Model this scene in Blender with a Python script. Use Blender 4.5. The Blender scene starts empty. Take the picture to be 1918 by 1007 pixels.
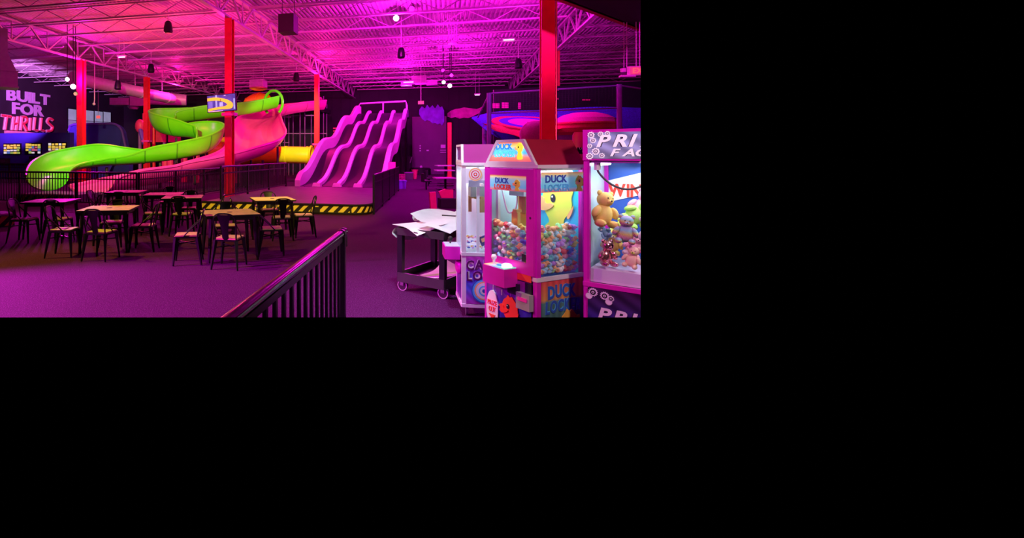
import bpy, bmesh, math, random
from mathutils import Vector, Matrix
R = math.radians
random.seed(7)
S = bpy.context.scene
COL = S.collection

# ------------------------------------------------------------------ camera
F, CX, HY, H = 940.0, 600.0, 289.0, 1.75          # focal length and horizon in pixels, eye height in metres
TH = math.atan(229 / F); CT, ST = math.cos(TH), math.sin(TH)
cam = bpy.data.cameras.new('camera'); co = bpy.data.objects.new('camera', cam); COL.objects.link(co)
co.location = (0, 0, H); co.rotation_euler = (R(90), 0, TH)
cam.sensor_width = 36; cam.lens = F / 1918 * 36
cam.shift_x = (959 - CX) / 1918; cam.shift_y = -(503.5 - HY) / 1918
cam.clip_end = 300; S.camera = co

# ------------------------------------------------------------------ world and exposure
w = bpy.data.worlds.new('world'); S.world = w; w.use_nodes = True
w.node_tree.nodes['Background'].inputs[0].default_value = (0, 0, 0, 1)
w.node_tree.nodes['Background'].inputs[1].default_value = 0
S.view_settings.view_transform = 'Standard'; S.view_settings.look = 'None'
S.view_settings.gamma = 1; S.view_settings.use_curve_mapping = False
S.view_settings.exposure = 0.0

def C(cx, d, z): return Vector((cx * CT - d * ST, cx * ST + d * CT, z))      # hall point from right, ahead, up
def at(px, py, d): return C((px - CX) * d / F, d, H - (py - HY) * d / F)
def gr(px, py, z=0.0):
    d = (H - z) * F / (py - HY); return C((px - CX) * d / F, d, z)
def atX(px, py, X):
    d = X / ((px - CX) / F * CT - ST); return at(px, py, d)
def atY(px, py, Y):
    d = Y / ((px - CX) / F * ST + CT); return at(px, py, d)

# ------------------------------------------------------------------ lights of the hall: coloured stage washes, plus added spots without fixtures
def lamp(kind, loc, power, col, size=.04, aim=None, cone=60, blend=.5):
    l = bpy.data.lights.new('wash_and_fill', kind); o = bpy.data.objects.new('wash_and_fill', l); COL.objects.link(o)
    o.location = loc; l.energy = power; l.color = col
    if kind == 'AREA': l.size = size
    else: l.shadow_soft_size = size
    if kind == 'SPOT': l.spot_size = R(cone); l.spot_blend = blend
    if aim is not None:
        o.rotation_euler = (Vector(aim) - Vector(loc)).to_track_quat('-Z', 'Y').to_euler()
    return o
MAG = (1, .006, .76); PINK = (1, .008, .3); REDO = (1, .04, .1); VIO = (.5, .03, 1); WHT = (1, .9, .8); YEL = (1, .85, .35)

for px, py, d, e, c in ((742, 40, 21, 800, MAG), (842, 160, 29.5, 1000, MAG), (150, 150, 27.6, 450, MAG), (420, 130, 24, 430, PINK), (230, 130, 26, 330, REDO), (330, 120, 24, 330, REDO), (610, 165, 33, 800, PINK), (760, 165, 38, 900, MAG), (960, 60, 20, 500, MAG), (330, 165, 38, 600, PINK)):
    lamp('POINT', at(px, py, d), e, c, .05)  # bare points; those away from the lamp clusters are added to light the roof
lamp('SPOT', (-7, 8, 6.6), 3000, (1, .02, .3), .2, (-9, 22, 3.2), 58)          # pink front wash
lamp('SPOT', (3, 6, 6.8), 1900, (1, .01, .66), .2, (0, 28, 3), 62)             # magenta front wash
lamp('SPOT', (-9, 9, 6.6), 9500, (.7, 1, .2), .15, (-14.6, 23, 1.7), 42)    # added yellow-green spot so the slide colours show
lamp('SPOT', (-5.8, 22, 6.7), 5200, (.7, 1, .1), .15, (-11.2, 35, 2.6), 34)      # added spot that keeps the tube yellow under the pink
lamp('SPOT', (-3, 11, 7.0), 5600, (.9, .1, 1), .15, (-4.8, 29, 2.4), 34)      # violet wash on the wave slide
lamp('SPOT', (-12, 5, 7.5), 3400, (.95, .78, .05), .12, tuple(gr(330, 415, .7)), 44)  # warm light on the tables
lamp('SPOT', (-1, 4, 7.5), 6000, (1, .7, .12), .12, (-4.4, 14.3, .2), 28)     # warm light on the striped edge
lamp('SPOT', at(137, 162, 26.2), 3500, (1, .005, .8), .08, tuple(gr(-40, 560)), 26)
lamp('SPOT', (-24, 24, 6.4), 8500, (.85, .22, 1), .1, (-33, 34.5, 5), 50)      # sign wash
lamp('SPOT', (-5, .5, 3.6), 760, (1, .01, .85), .15, tuple(C(1.9, 4.8, 1)), 42)  # magenta wash on the claw machines
lamp('SPOT', C(2.3, 1.2, 3.4), 340, (1, .62, .66), .2, tuple(C(2.1, 4.8, .6)), 66)  # added fill for the dark sides of the machines
lamp('SPOT', C(.9, 4.7, 3.6), 420, (.72, .84, 1), .15, tuple(C(1.3, 6.0, .5)), 60)  # added cool spot that whitens the cart papers and floor nearby
lamp('SPOT', (-2, 2, 3.0), 1300, (1, .02, .25), .15, tuple(C(4.61, 10.2, 3.6)), 24)  # added red fill on the thick right column
lamp('SPOT', (-11, 8, 4.6), 1500, (1, .02, .28), .15, (-8.08, 18.2, 3.4), 24)   # added fill to brighten the tall column
lamp('SPOT', (2.5, 8, 6.5), 2600, (.42, .12, 1), .15, tuple(at(1040, 235, 19.5)), 40)    # added violet spot to bring out the climbing net
lamp('SPOT', (-1, 6, 7), 2600, (1, .01, .7), .15, tuple(gr(815, 375)), 30)   # added magenta spot to brighten the boards in the back aisle
lamp('SPOT', tuple(C(-9, 5.0, 3.3)), 9500, (1, .004, .9), .1, tuple(gr(-50, 575)), 44, .7)   # magenta pool on the near floor


# ------------------------------------------------------------------ materials
MATS = {}
def mat(name, rgb, rough=.5, metal=0., var=.12, scale=6., emit=0., bump=0., ecol=None, spec=.5):
    if name in MATS: return MATS[name]
    m = bpy.data.materials.new(name); m.use_nodes = True; MATS[name] = m
    nt = m.node_tree; b = nt.nodes['Principled BSDF']
    b.inputs['Roughness'].default_value = rough; b.inputs['Metallic'].default_value = metal
    b.inputs['Specular IOR Level'].default_value = spec
    tc = nt.nodes.new('ShaderNodeTexCoord'); nz = nt.nodes.new('ShaderNodeTexNoise'); nz.inputs['Scale'].default_value = scale
    nz.inputs['Detail'].default_value = 4
    nt.links.new(tc.outputs['Object'], nz.inputs['Vector'])
    r = nt.nodes.new('ShaderNodeValToRGB')
    r.color_ramp.elements[0].position = .3; r.color_ramp.elements[1].position = .7
    r.color_ramp.elements[0].color = (*[c * (1 - var) for c in rgb], 1)
    r.color_ramp.elements[1].color = (*[min(1, c * (1 + var)) for c in rgb], 1)
    nt.links.new(nz.outputs['Fac'], r.inputs['Fac']); nt.links.new(r.outputs['Color'], b.inputs['Base Color'])
    if emit:
        if ecol: b.inputs['Emission Color'].default_value = (*ecol, 1)
        else: nt.links.new(r.outputs['Color'], b.inputs['Emission Color'])
        b.inputs['Emission Strength'].default_value = emit
    if bump:
        bp = nt.nodes.new('ShaderNodeBump'); bp.inputs['Strength'].default_value = bump
        nt.links.new(nz.outputs['Fac'], bp.inputs['Height']); nt.links.new(bp.outputs['Normal'], b.inputs['Normal'])
    return m

def ramp_mat(name, stops, axis='Z', rough=.35, emit=0., stripes=None):
    """printed sheet: colour bands along one axis of the sheet, optional fine stripes"""
    if name in MATS: return MATS[name]
    m = bpy.data.materials.new(name); m.use_nodes = True; MATS[name] = m
    nt = m.node_tree; b = nt.nodes['Principled BSDF']; b.inputs['Roughness'].default_value = rough
    tc = nt.nodes.new('ShaderNodeTexCoord'); sp = nt.nodes.new('ShaderNodeSeparateXYZ')
    nt.links.new(tc.outputs['Generated'], sp.inputs[0])
    src = sp.outputs[axis]
    r = nt.nodes.new('ShaderNodeValToRGB'); cr = r.color_ramp
    while len(cr.elements) < len(stops): cr.elements.new(.5)
    for e, (p, c) in zip(cr.elements, stops): e.position = p; e.color = (*c, 1)
    nz = nt.nodes.new('ShaderNodeTexNoise'); nz.inputs['Scale'].default_value = 5
    nt.links.new(tc.outputs['Generated'], nz.inputs['Vector'])
    ad = nt.nodes.new('ShaderNodeMath'); ad.operation = 'MULTIPLY_ADD'; ad.inputs[1].default_value = .12
    nt.links.new(nz.outputs['Fac'], ad.inputs[0]); nt.links.new(src, ad.inputs[2])
    sb = nt.nodes.new('ShaderNodeMath'); sb.operation = 'SUBTRACT'; sb.inputs[1].default_value = .06
    nt.links.new(ad.outputs[0], sb.inputs[0]); nt.links.new(sb.outputs[0], r.inputs['Fac'])
    out = r.outputs['Color']
    if stripes:
        wv = nt.nodes.new('ShaderNodeTexWave'); wv.bands_direction = stripes[0]; wv.inputs['Scale'].default_value = stripes[1]
        wv.inputs['Distortion'].default_value = .6
        nt.links.new(tc.outputs['Generated'], wv.inputs['Vector'])
        mx = nt.nodes.new('ShaderNodeMix'); mx.data_type = 'RGBA'; mx.blend_type = 'MULTIPLY'; mx.inputs['Factor'].default_value = stripes[2]
        nt.links.new(out, mx.inputs['A']); nt.links.new(wv.outputs['Color'], mx.inputs['B']); out = mx.outputs['Result']
    nt.links.new(out, b.inputs['Base Color'])
    if emit:
        nt.links.new(out, b.inputs['Emission Color']); b.inputs['Emission Strength'].default_value = emit
    return m

def glass_mat(name, tint=(.97, 1, 1), gloss=.06):
    m = bpy.data.materials.new(name); m.use_nodes = True; MATS[name] = m
    nt = m.node_tree; nt.nodes.remove(nt.nodes['Principled BSDF'])
    t = nt.nodes.new('ShaderNodeBsdfTransparent'); t.inputs[0].default_value = (*tint, 1)
    g = nt.nodes.new('ShaderNodeBsdfGlossy'); g.inputs['Roughness'].default_value = .03
    x = nt.nodes.new('ShaderNodeMixShader'); x.inputs[0].default_value = gloss
    nt.links.new(t.outputs[0], x.inputs[1]); nt.links.new(g.outputs[0], x.inputs[2])
    nt.links.new(x.outputs[0], nt.nodes['Material Output'].inputs[0]); return m

def stripe_mat():
    m = bpy.data.materials.new('hazard'); m.use_nodes = True; MATS['hazard'] = m
    nt = m.node_tree; b = nt.nodes['Principled BSDF']; b.inputs['Roughness'].default_value = .5
    tc = nt.nodes.new('ShaderNodeTexCoord'); sp = nt.nodes.new('ShaderNodeSeparateXYZ'); nt.links.new(tc.outputs['Object'], sp.inputs[0])
    a = nt.nodes.new('ShaderNodeMath'); a.operation = 'ADD'; nt.links.new(sp.outputs['X'], a.inputs[0]); nt.links.new(sp.outputs['Y'], a.inputs[1])
    z = nt.nodes.new('ShaderNodeMath'); z.operation = 'MULTIPLY_ADD'; z.inputs[1].default_value = -1.0
    nt.links.new(sp.outputs['Z'], z.inputs[0]); nt.links.new(a.outputs[0], z.inputs[2])
    f = nt.nodes.new('ShaderNodeMath'); f.operation = 'PINGPONG'; f.inputs[1].default_value = .15; nt.links.new(z.outputs[0], f.inputs[0])
    g = nt.nodes.new('ShaderNodeMath'); g.operation = 'GREATER_THAN'; g.inputs[1].default_value = .07; nt.links.new(f.outputs[0], g.inputs[0])
    mx = nt.nodes.new('ShaderNodeMix'); mx.data_type = 'RGBA'
    mx.inputs['A'].default_value = (.012, .01, .012, 1); mx.inputs['B'].default_value = (.95, .72, .1, 1)
    nt.links.new(g.outputs[0], mx.inputs['Factor']); nt.links.new(mx.outputs['Result'], b.inputs['Base Color']); return m

def floor_mat():
    m = bpy.data.materials.new('rubber_floor'); m.use_nodes = True; MATS['rubber_floor'] = m
    nt = m.node_tree; b = nt.nodes['Principled BSDF']; b.inputs['Roughness'].default_value = .85; b.inputs['Specular IOR Level'].default_value = .12
    tc = nt.nodes.new('ShaderNodeTexCoord')
    n1 = nt.nodes.new('ShaderNodeTexNoise'); n1.inputs['Scale'].default_value = 95; n1.inputs['Detail'].default_value = 2
    n2 = nt.nodes.new('ShaderNodeTexNoise'); n2.inputs['Scale'].default_value = .6
    for n in (n1, n2): nt.links.new(tc.outputs['Object'], n.inputs['Vector'])
    r = nt.nodes.new('ShaderNodeValToRGB'); r.color_ramp.elements[0].position = .56; r.color_ramp.elements[1].position = .72
    r.color_ramp.elements[0].color = (.075, .005, .08, 1); r.color_ramp.elements[1].color = (.27, .1, .31, 1)
    nt.links.new(n1.outputs['Fac'], r.inputs['Fac'])
    q = nt.nodes.new('ShaderNodeValToRGB'); q.color_ramp.elements[0].color = (.75, .75, .75, 1); q.color_ramp.elements[1].color = (1, 1, 1, 1)
    nt.links.new(n2.outputs['Fac'], q.inputs['Fac'])
    mx = nt.nodes.new('ShaderNodeMix'); mx.data_type = 'RGBA'; mx.blend_type = 'MULTIPLY'; mx.inputs['Factor'].default_value = 1
    nt.links.new(r.outputs['Color'], mx.inputs['A']); nt.links.new(q.outputs['Color'], mx.inputs['B'])
    nt.links.new(mx.outputs['Result'], b.inputs['Base Color'])
    bp = nt.nodes.new('ShaderNodeBump'); bp.inputs['Strength'].default_value = .25; bp.inputs['Distance'].default_value = .01
    nt.links.new(n1.outputs['Fac'], bp.inputs['Height']); nt.links.new(bp.outputs['Normal'], b.inputs['Normal']); return m

mat('steel', (.62, .6, .62), .45, .1, .08); mat('deck', (.55, .53, .55), .55, 0, .1, 1.5)
mat('red_paint', (.85, .008, .035), .45, 0, .08); mat('black_metal', (.014, .012, .018), .32, .4, .2); mat('black', (.008, .007, .01), .6, 0, .2)
mat('wood', (.8, .6, .27), .5, 0, .18, 12); mat('dark_wall', (.02, .012, .028), .75, 0, .2, .8)
mat('green', (.12, .8, .004), .3, 0, .06, 1.5); mat('pink', (.95, .05, .5), .3, 0, .06, 1.2); mat('yellow', (.93, .78, .01), .3, 0, .08, 1.5)
mat('white_plastic', (.82, .8, .84), .3, 0, .05); mat('lane', (.016, .007, .02), .5, 0, .2, 2, spec=.25); mat('mat_black', (.09, .05, .1), .5, 0, .2, 3)
mat('blue_paint', (.05, .035, .5), .55, 0, .15, .8); mat('white', (.85, .85, .87), .4, 0, .04); mat('paper', (.82, .83, .85), .7, 0, .05, 9)
mat('chrome', (.75, .75, .78), .2, 1, .05); mat('gold', (.85, .6, .2), .3, .8, .1); mat('dark_grey', (.08, .08, .09), .5, 0, .15); mat('grey', (.35, .35, .38), .5, 0, .1)
mat('pink_metal', (.72, .015, .56), .32, .15, .06); mat('trim_white', (.78, .76, .82), .35, .1, .05); mat('crown_red', (.32, .01, .04), .45, 0, .1)
mat('navy', (.02, .02, .22), .4, 0, .15); mat('purple_tub', (.16, .05, .6), .45, 0, .1); mat('red_cushion', (.95, .03, .22), .5, 0, .08)
mat('lilac', (.75, .6, .9), .4, 0, .05); mat('lamp_glow', (1, .45, .95), .4, 0, .02, emit=14); mat('tube_glow', (1, .55, .8), .4, 0, .02, emit=1.6)
glass_mat('glass'); stripe_mat(); floor_mat()

# ------------------------------------------------------------------ mesh helpers
class MB:
    def __init__(s): s.v = []; s.f = []; s.m = []; s.mi = 0
    def add(s, vs, fs):
        n = len(s.v); s.v += [Vector(p) for p in vs]; s.f += [tuple(i + n for i in f) for f in fs]; s.m += [s.mi] * len(fs); return s
    def box(s, c, size, rz=0, M=None, taper=1.):
        a, b, h = size[0] / 2, size[1] / 2, size[2] / 2
        M = M or Matrix.Rotation(rz, 3, 'Z'); c = Vector(c); t = taper
        pts = [(-a, -b, -h), (a, -b, -h), (a, b, -h), (-a, b, -h), (-a * t, -b * t, h), (a * t, -b * t, h), (a * t, b * t, h), (-a * t, b * t, h)]
        return s.add([c + M @ Vector(p) for p in pts], [(3, 2, 1, 0), (4, 5, 6, 7), (0, 1, 5, 4), (1, 2, 6, 5), (2, 3, 7, 6), (3, 0, 4, 7)])
    def span(s, a, b):
        a, b = Vector(a), Vector(b); return s.box((a + b) / 2, [abs(x) for x in (b - a)])
    def bar(s, p, q, wd, ht=None, t=1.):
        p, q = Vector(p), Vector(q); d = q - p; L = d.length
        if L < 1e-6: return s
        z = d / L; x = z.orthogonal().normalized() if abs(z.z) > .999 else Vector((0, 0, 1)).cross(z).normalized()
        if abs(z.z) > .999: x = Vector((1, 0, 0)); 
        y = z.cross(x).normalized(); x = y.cross(z)
        M = Matrix((x, y, z)).transposed()
        return s.box((p + q) / 2, (wd, ht or wd, L), M=M, taper=t)
    def tube(s, pts, r, n=8, cap=True, closed=False):
        pts = [Vector(p) for p in pts]; k = len(pts); rs = r if isinstance(r, (list, tuple)) else [r] * k
        rings = []; prev = None
        for i, p in enumerate(pts):
            a = pts[(i - 1) % k] if (i or closed) else p; b = pts[(i + 1) % k] if (i < k - 1 or closed) else p
            t = (b - a).normalized()
            if prev is None: x = t.orthogonal().normalized()
            else:
                x = prev - t * prev.dot(t); x = x.normalized() if x.length > 1e-6 else t.orthogonal().normalized()
            prev = x; y = t.cross(x)
            rings.append([p + (x * math.cos(2 * math.pi * j / n) + y * math.sin(2 * math.pi * j / n)) * rs[i] for j in range(n)])
        vs = [v for g in rings for v in g]; fs = []
        for i in range(k if closed else k - 1):
            i2 = (i + 1) % k
            for j in range(n): fs.append((i * n + j, i * n + (j + 1) % n, i2 * n + (j + 1) % n, i2 * n + j))
        if cap and not closed: fs += [tuple(range(n))[::-1], tuple((k - 1) * n + j for j in range(n))]
        return s.add(vs, fs)
    def lathe(s, prof, c=(0, 0, 0), n=16, M=None, mats=None):
        c = Vector(c); M = M or Matrix.Identity(3); k = len(prof)
        vs = [c + M @ Vector((r * math.cos(2 * math.pi * j / n), r * math.sin(2 * math.pi * j / n), z)) for r, z in prof for j in range(n)]
        for i in range(k - 1):
            pass
        n0 = len(s.v); s.v += vs
        for i in range(k - 1):
            for j in range(n):
                s.f.append((n0 + i * n + j, n0 + i * n + (j + 1) % n, n0 + (i + 1) * n + (j + 1) % n, n0 + (i + 1) * n + j)); s.m.append(mats[i] if mats else s.mi)
        return s
    def grid(s, rows, flip=False):
        n = len(rows[0]); vs = [p for r in rows for p in r]
        return s.add(vs, [(i * n + j, i * n + j + 1, (i + 1) * n + j + 1, (i + 1) * n + j)[::-1 if flip else 1] for i in range(len(rows) - 1) for j in range(n - 1)])
    def poly(s, pts, thick, M=None, c=(0, 0, 0)):
        """polygon in local x,z extruded along local -y"""
        c = Vector(c); M = M or Matrix.Identity(3); n = len(pts)
        a = [c + M @ Vector((x, 0, z)) for x, z in pts]; b = [c + M @ Vector((x, -thick, z)) for x, z in pts]
        return s.add(a + b, [tuple(range(n)), tuple(range(2 * n - 1, n - 1, -1))] + [(i, i + n, (i + 1) % n + n, (i + 1) % n) for i in range(n)])
    def ball(s, c, r, n=10, m=7, M=None):
        rx, ry, rz = r if isinstance(r, (list, tuple)) else (r, r, r); c = Vector(c); M = M or Matrix.Identity(3)
        vs = [c + M @ Vector((rx * math.sin(math.pi * i / m) * math.cos(2 * math.pi * j / n), ry * math.sin(math.pi * i / m) * math.sin(2 * math.pi * j / n), rz * math.cos(math.pi * i / m))) for i in range(m + 1) for j in range(n)]
        return s.add(vs, [(i * n + j, (i + 1) * n + j, (i + 1) * n + (j + 1) % n, i * n + (j + 1) % n) for i in range(m) for j in range(n)])
    def mesh(s, name, mats, smooth=False, ang=35):
        me = bpy.data.meshes.new(name); me.from_pydata(s.v, [], s.f)
        for mm in (mats if isinstance(mats, (list, tuple)) else [mats]): me.materials.append(MATS[mm] if isinstance(mm, str) else mm)
        bm = bmesh.new(); bm.from_mesh(me)
        for f, i in zip(bm.faces, s.m): f.material_index = i
        bmesh.ops.remove_doubles(bm, verts=bm.verts, dist=1e-5); bmesh.ops.recalc_face_normals(bm, faces=bm.faces); bm.to_mesh(me); bm.free()
        if smooth:
            me.polygons.foreach_set('use_smooth', [True] * len(me.polygons)); me.set_sharp_from_angle(angle=R(ang))
        return me
    def build(s, name, mats, parent=None, smooth=False, world=False, ang=35):
        if world and parent is not None:
            inv = parent.matrix_basis.inverted(); s.v = [inv @ p for p in s.v]
        return link(name, s.mesh(name, mats, smooth, ang), parent)
def link(name, me, parent=None):
    o = bpy.data.objects.new(name, me); COL.objects.link(o)
    if parent is not None: o.parent = parent
    return o
def tag(o, label, cat, group=None):
    o['label'] = label; o['category'] = cat
    if group: o['group'] = group
    return o
def thing(name, label, cat, loc=(0, 0, 0), rz=0, group=None):
    o = bpy.data.objects.new(name, None); COL.objects.link(o); o.empty_display_size = .1
    o.location = loc; o.rotation_euler = (0, 0, rz)
    o.matrix_basis = Matrix.Translation(Vector(loc)) @ Matrix.Rotation(rz, 4, 'Z')
    return tag(o, label, cat, group)
def struct(o): o['kind'] = 'structure'; return o
def dup(root, loc, rz, label=None, group=None):
    r = root.copy(); COL.objects.link(r); r.matrix_basis = Matrix.Translation(Vector(loc)) @ Matrix.Rotation(rz, 4, 'Z')
    if label: r['label'] = label
    if group: r['group'] = group
    for ch in list(root.children):
        c = ch.copy(); COL.objects.link(c); c.parent = r
        for g in ch.children:
            e = g.copy(); COL.objects.link(e); e.parent = c
    return r
def spline(pts, n=8):
    """smooth curve through tuples of any length"""
    P = [Vector(p) for p in pts]; P = [P[0] * 2 - P[1]] + P + [P[-1] * 2 - P[-2]]; out = []
    for i in range(1, len(P) - 2):
        a, b, c, d = P[i - 1:i + 3]
        for k in range(n):
            t = k / n
            out.append(.5 * ((2 * b) + (c - a) * t + (2 * a - 5 * b + 4 * c - d) * t * t + (3 * b - a - 3 * c + d) * t ** 3))
    return out + [P[-2]]
TXT = {}
def text_mesh(ch, ext=.01, off=0., shear=0.):
    key = (ch, ext, off, shear)
    if key not in TXT:
        cu = bpy.data.curves.new('lettering', 'FONT'); cu.body = ch; cu.extrude = ext; cu.offset = off; cu.shear = shear; cu.resolution_u = 3
        o = bpy.data.objects.new('lettering', cu); COL.objects.link(o)
        dg = bpy.context.evaluated_depsgraph_get(); me = bpy.data.meshes.new_from_object(o.evaluated_get(dg))
        bpy.data.objects.remove(o)
        xs = [v.co.x for v in me.vertices]; ys = [v.co.y for v in me.vertices]
        TXT[key] = ([v.co.copy() for v in me.vertices], [tuple(p.vertices) for p in me.polygons], (min(xs), max(xs), min(ys), max(ys)))
    return TXT[key]
def write(parent, string, origin, xdir, up, width, height, m, ext=.02, off=.02, shear=0., name='letter', gap=.06, arc=0., world=False):
    """row of separate letters; origin is the lower left corner; width and height of the row in metres"""
    xdir = Vector(xdir).normalized(); up = Vector(up).normalized(); nrm = xdir.cross(up); origin = Vector(origin)
    ws = [(.35 if c == ' ' else text_mesh(c, 1., off, shear)[2][1] - text_mesh(c, 1., off, shear)[2][0]) for c in string]
    tot = sum(ws) + gap * (len(string) - 1); sx = width / tot; x = 0.
    for c, cw in zip(string, ws):
        if c != ' ':
            V, Fc, (x0, x1, y0, y1) = text_mesh(c, 1., off, shear); sy = height / (y1 - y0); u = (x + cw / 2) / tot
            b = MB(); b.add([origin + xdir * ((p.x - x0 + x) * sx) + up * ((p.y - y0) * sy + arc * height * math.sin(math.pi * u)) + nrm * (p.z * ext) for p in V], Fc)
            b.build(name, m, parent, world=world)
        x += cw + gap

# glyphs are cut once, while the scene is still small
for chars, offs, sh in (('BUILTFOR', (.035,), 0.), ('EXIT', (.01,), 0.), ('DUCKLOER', (.03,), 0.), ('DUCK', (.06, .03), 0.), ('PRIZEOUT', (.01,), 0.), ('LOCKER', (.06, .03), .1), ('CANDYLOKER', (.1, .02), 0.), ('PRIZEFACTOY', (.07, .03), .3), ('PRIZE', (.07, .03), .2), ('WIN', (.04,), 0.), ('USCI', (.02,), 0.)):
    for q in chars:
        for k in offs: text_mesh(q, 1., k, sh)

# ------------------------------------------------------------------ the hall: floor, roof deck, walls
YB, XL, ZD = 47.0, -33.0, 8.3
def near_edge(x):            # the modelled floor begins where the photograph's lower edge meets it
    return (5.38 + x * ST) / CT
xs = [-34, 18]
struct(MB().add([(x, near_edge(x), 0) for x in xs] + [(18, YB, 0), (-34, YB, 0)], [(0, 1, 2, 3)]).build('floor', 'rubber_floor'))
b = MB(); prof = []; x = -34.
while x < 18.2:
    prof += [(x, ZD), (x + .07, ZD), (x + .1, ZD + .06), (x + .17, ZD + .06)]; x += .2
b.grid([[Vector((px, yy, pz)) for px, pz in prof] for yy in (12., 30., YB)])
struct(b.build('ceiling', 'deck'))
wl = struct(MB().span((XL - .3, 12, 0), (XL, YB, ZD + .1)).build('wall_left', 'dark_wall'))
wb = struct(MB().span((-34, YB, 0), (18, YB + .3, ZD + .1)).build('wall_back', 'dark_wall'))
# wall boards: shallow vertical ribs on the back wall
rib = MB().box((0, 0, 0), (.06, .05, 8.2)).mesh('wall_rib', 'dark_wall')
for i in range(42):
    o = link('wall_rib', rib, wb); o.location = (-22 + i * .9, YB - .025, 4.1)
# lighter painted partition in front of the back wall with a paint-drip mural
mat('partition', (.16, .05, .17), .7, 0, .15, .5); mat('mural_violet', (.2, .05, .8), .6, 0, .3, 2); mat('mural_pink', (.9, .1, .6), .6, 0, .25, 2)
p0, p1 = atY(772, 225, 45.5), atY(836, 225, 45.5)
pw = struct(MB().span((p0.x, 45.5, 0), (p1.x, 45.9, p0.z + .3)).build('wall_partition', 'partition'))
def drip(name, pxs, ytop, ybot, m, parent, Y=46.85, seed=1):
    rnd = random.Random(seed); top = [atY(px, t, Y) for px, t in zip(pxs, ytop)]; bot = [atY(px, q, Y) for px, q in zip(pxs, ybot)]
    bb = MB(); k = len(top)
    f = [Vector((p.x, Y, p.z)) for p in top] + [Vector((p.x, Y, p.z)) for p in bot]
    g = [p + Vector((0, .1, 0)) for p in f]
    bb.add(f + g, [(i, i + 1, k + i + 1, k + i) for i in range(k - 1)] + [(2 * k + i, 3 * k + i, 3 * k + i + 1, 2 * k + i + 1) for i in range(k - 1)] + [(k + i, k + i + 1, 3 * k + i + 1, 3 * k + i) for i in range(k - 1)])
    return bb.build(name, m, parent)
drip('mural_patch', [785, 790, 796, 800, 805, 810, 815, 820, 824, 828, 832], [206, 199, 203, 196, 202, 197, 203, 195, 201, 199, 207],
     [214, 222, 227, 225, 226, 231, 230, 233, 231, 235, 228], 'mural_violet', pw, Y=45.38)
drip('mural_patch', [838, 845, 853, 861, 869, 877, 885, 893, 901, 904], [212, 207, 204, 203, 201, 202, 203, 204, 201, 199],
     [218, 221, 219, 222, 220, 221, 218, 214, 210, 205], 'mural_pink', wb)

# ------------------------------------------------------------------ roof steel
GX = (-19.7, -8.08, 5.67); ZB, ZT, STEP = 7.07, 8.1, 2.2
glab = ('left roof girder over the food counter side', 'middle roof girder passing over the column with the screen', 'right roof girder ending above the climbing net')
for gi, gx in enumerate(GX):
    g = thing('roof_girder', 'pink lit steel truss, ' + glab[gi], 'girder', (gx, 14, ZB), 0, 'roof girders')
    y0 = 3.0 if False else 0.
    MB().span((-.09, y0, ZT - ZB - .08), (.09, 33, ZT - ZB)).build('top_chord', 'steel', g)
    MB().span((-.09, y0, -.04), (.09, 33, .04)).build('bottom_chord', 'steel', g)
    up = MB().bar((0, 0, 0), (0, STEP / 2, ZT - ZB - .06), .07).mesh('web_member', 'steel')
    dn = MB().bar((0, 0, 0), (0, -STEP / 2, ZT - ZB - .06), .07).mesh('web_member', 'steel')
    vt = MB().bar((0, 0, 0), (0, 0, ZT - ZB - .06), .045).mesh('web_member', 'steel')
    for i in range(15):
        for me in (up, dn, vt): link('web_member', me, g).location = (0, STEP / 2 + i * STEP, 0)
bays = [(XL, GX[0], 'between the sign wall and the left girder'), (GX[0], GX[1], 'between the left and middle girders'),
        (GX[1], GX[2], 'between the middle and right girders'), (GX[2], 17.5, 'right of the right girder')]
ORD = 'first second third fourth fifth sixth seventh eighth ninth tenth eleventh twelfth thirteenth fourteenth fifteenth'.split()
for a, c, where in bays:
    L = c - a; n = max(6, round(L / 1.15)); zz = []
    for i in range(n + 1): zz.append((.15 + (L - .3) * i / n, 0, .0 if i % 2 else .56))
    ch_t = MB().span((0, -.05, .54), (L, .05, .6)).mesh('top_chord', 'steel'); ch_b = MB().span((.5, -.05, -.035), (L - .5, .05, .035)).mesh('bottom_chord', 'steel')
    web = MB().tube(zz, .022, 5).mesh('web_rod', 'steel')
    for i in range(15):
        j = thing('roof_joist', 'steel joist, ' + ORD[14 - i] + ' from the back wall, ' + where, 'joist', (a, 14.6 + i * STEP, 7.66), 0, 'roof joists ' + where)
        link('top_chord', ch_t, j); link('bottom_chord', ch_b, j); link('web_rod', web, j)

def column(label, X, Y, z1, wd, rz=0, collar=()):
    c = thing('steel_column', label, 'column', (X, Y, 0), rz)
    bb = MB(); t = .03
    bb.span((-wd / 2, -wd / 2, 0), (wd / 2, -wd / 2 + t, z1)).span((-wd / 2, wd / 2 - t, 0), (wd / 2, wd / 2, z1)).span((-.015, -wd / 2 + t, 0), (.015, wd / 2 - t, z1))
    bb.build('shaft', 'red_paint', c)
    MB().span((-wd * .7, -wd * .7, 0), (wd * .7, wd * .7, .04)).build('base_plate', 'red_paint', c)
    for z in collar:
        MB().span((-wd * .9, -wd * .62, z), (wd * .9, wd * .62, z + .12)).build('collar', 'pink', c)
    return c
def onx(px, X):              # depth of a point seen at a pixel column on the line X = const
    t = ((px - CX) / F * CT - ST) / ((px - CX) / F * ST + CT); return X / t
column('tall red steel column carrying the tilted screen', -8.08, 18.2, 7.05, .29, collar=(3.25,))
column('thin red steel column left of the white wave slide', -8.08, onx(593.5, -8.08), 7.05, .29, collar=(2.35,))
column('red steel column in front of the left windows', -19.7, 24.2, 7.05, .34)
column('red steel column left of the green slide bend', -19.7, onx(275, -19.7), 7.05, .32, collar=(2.6,))
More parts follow.
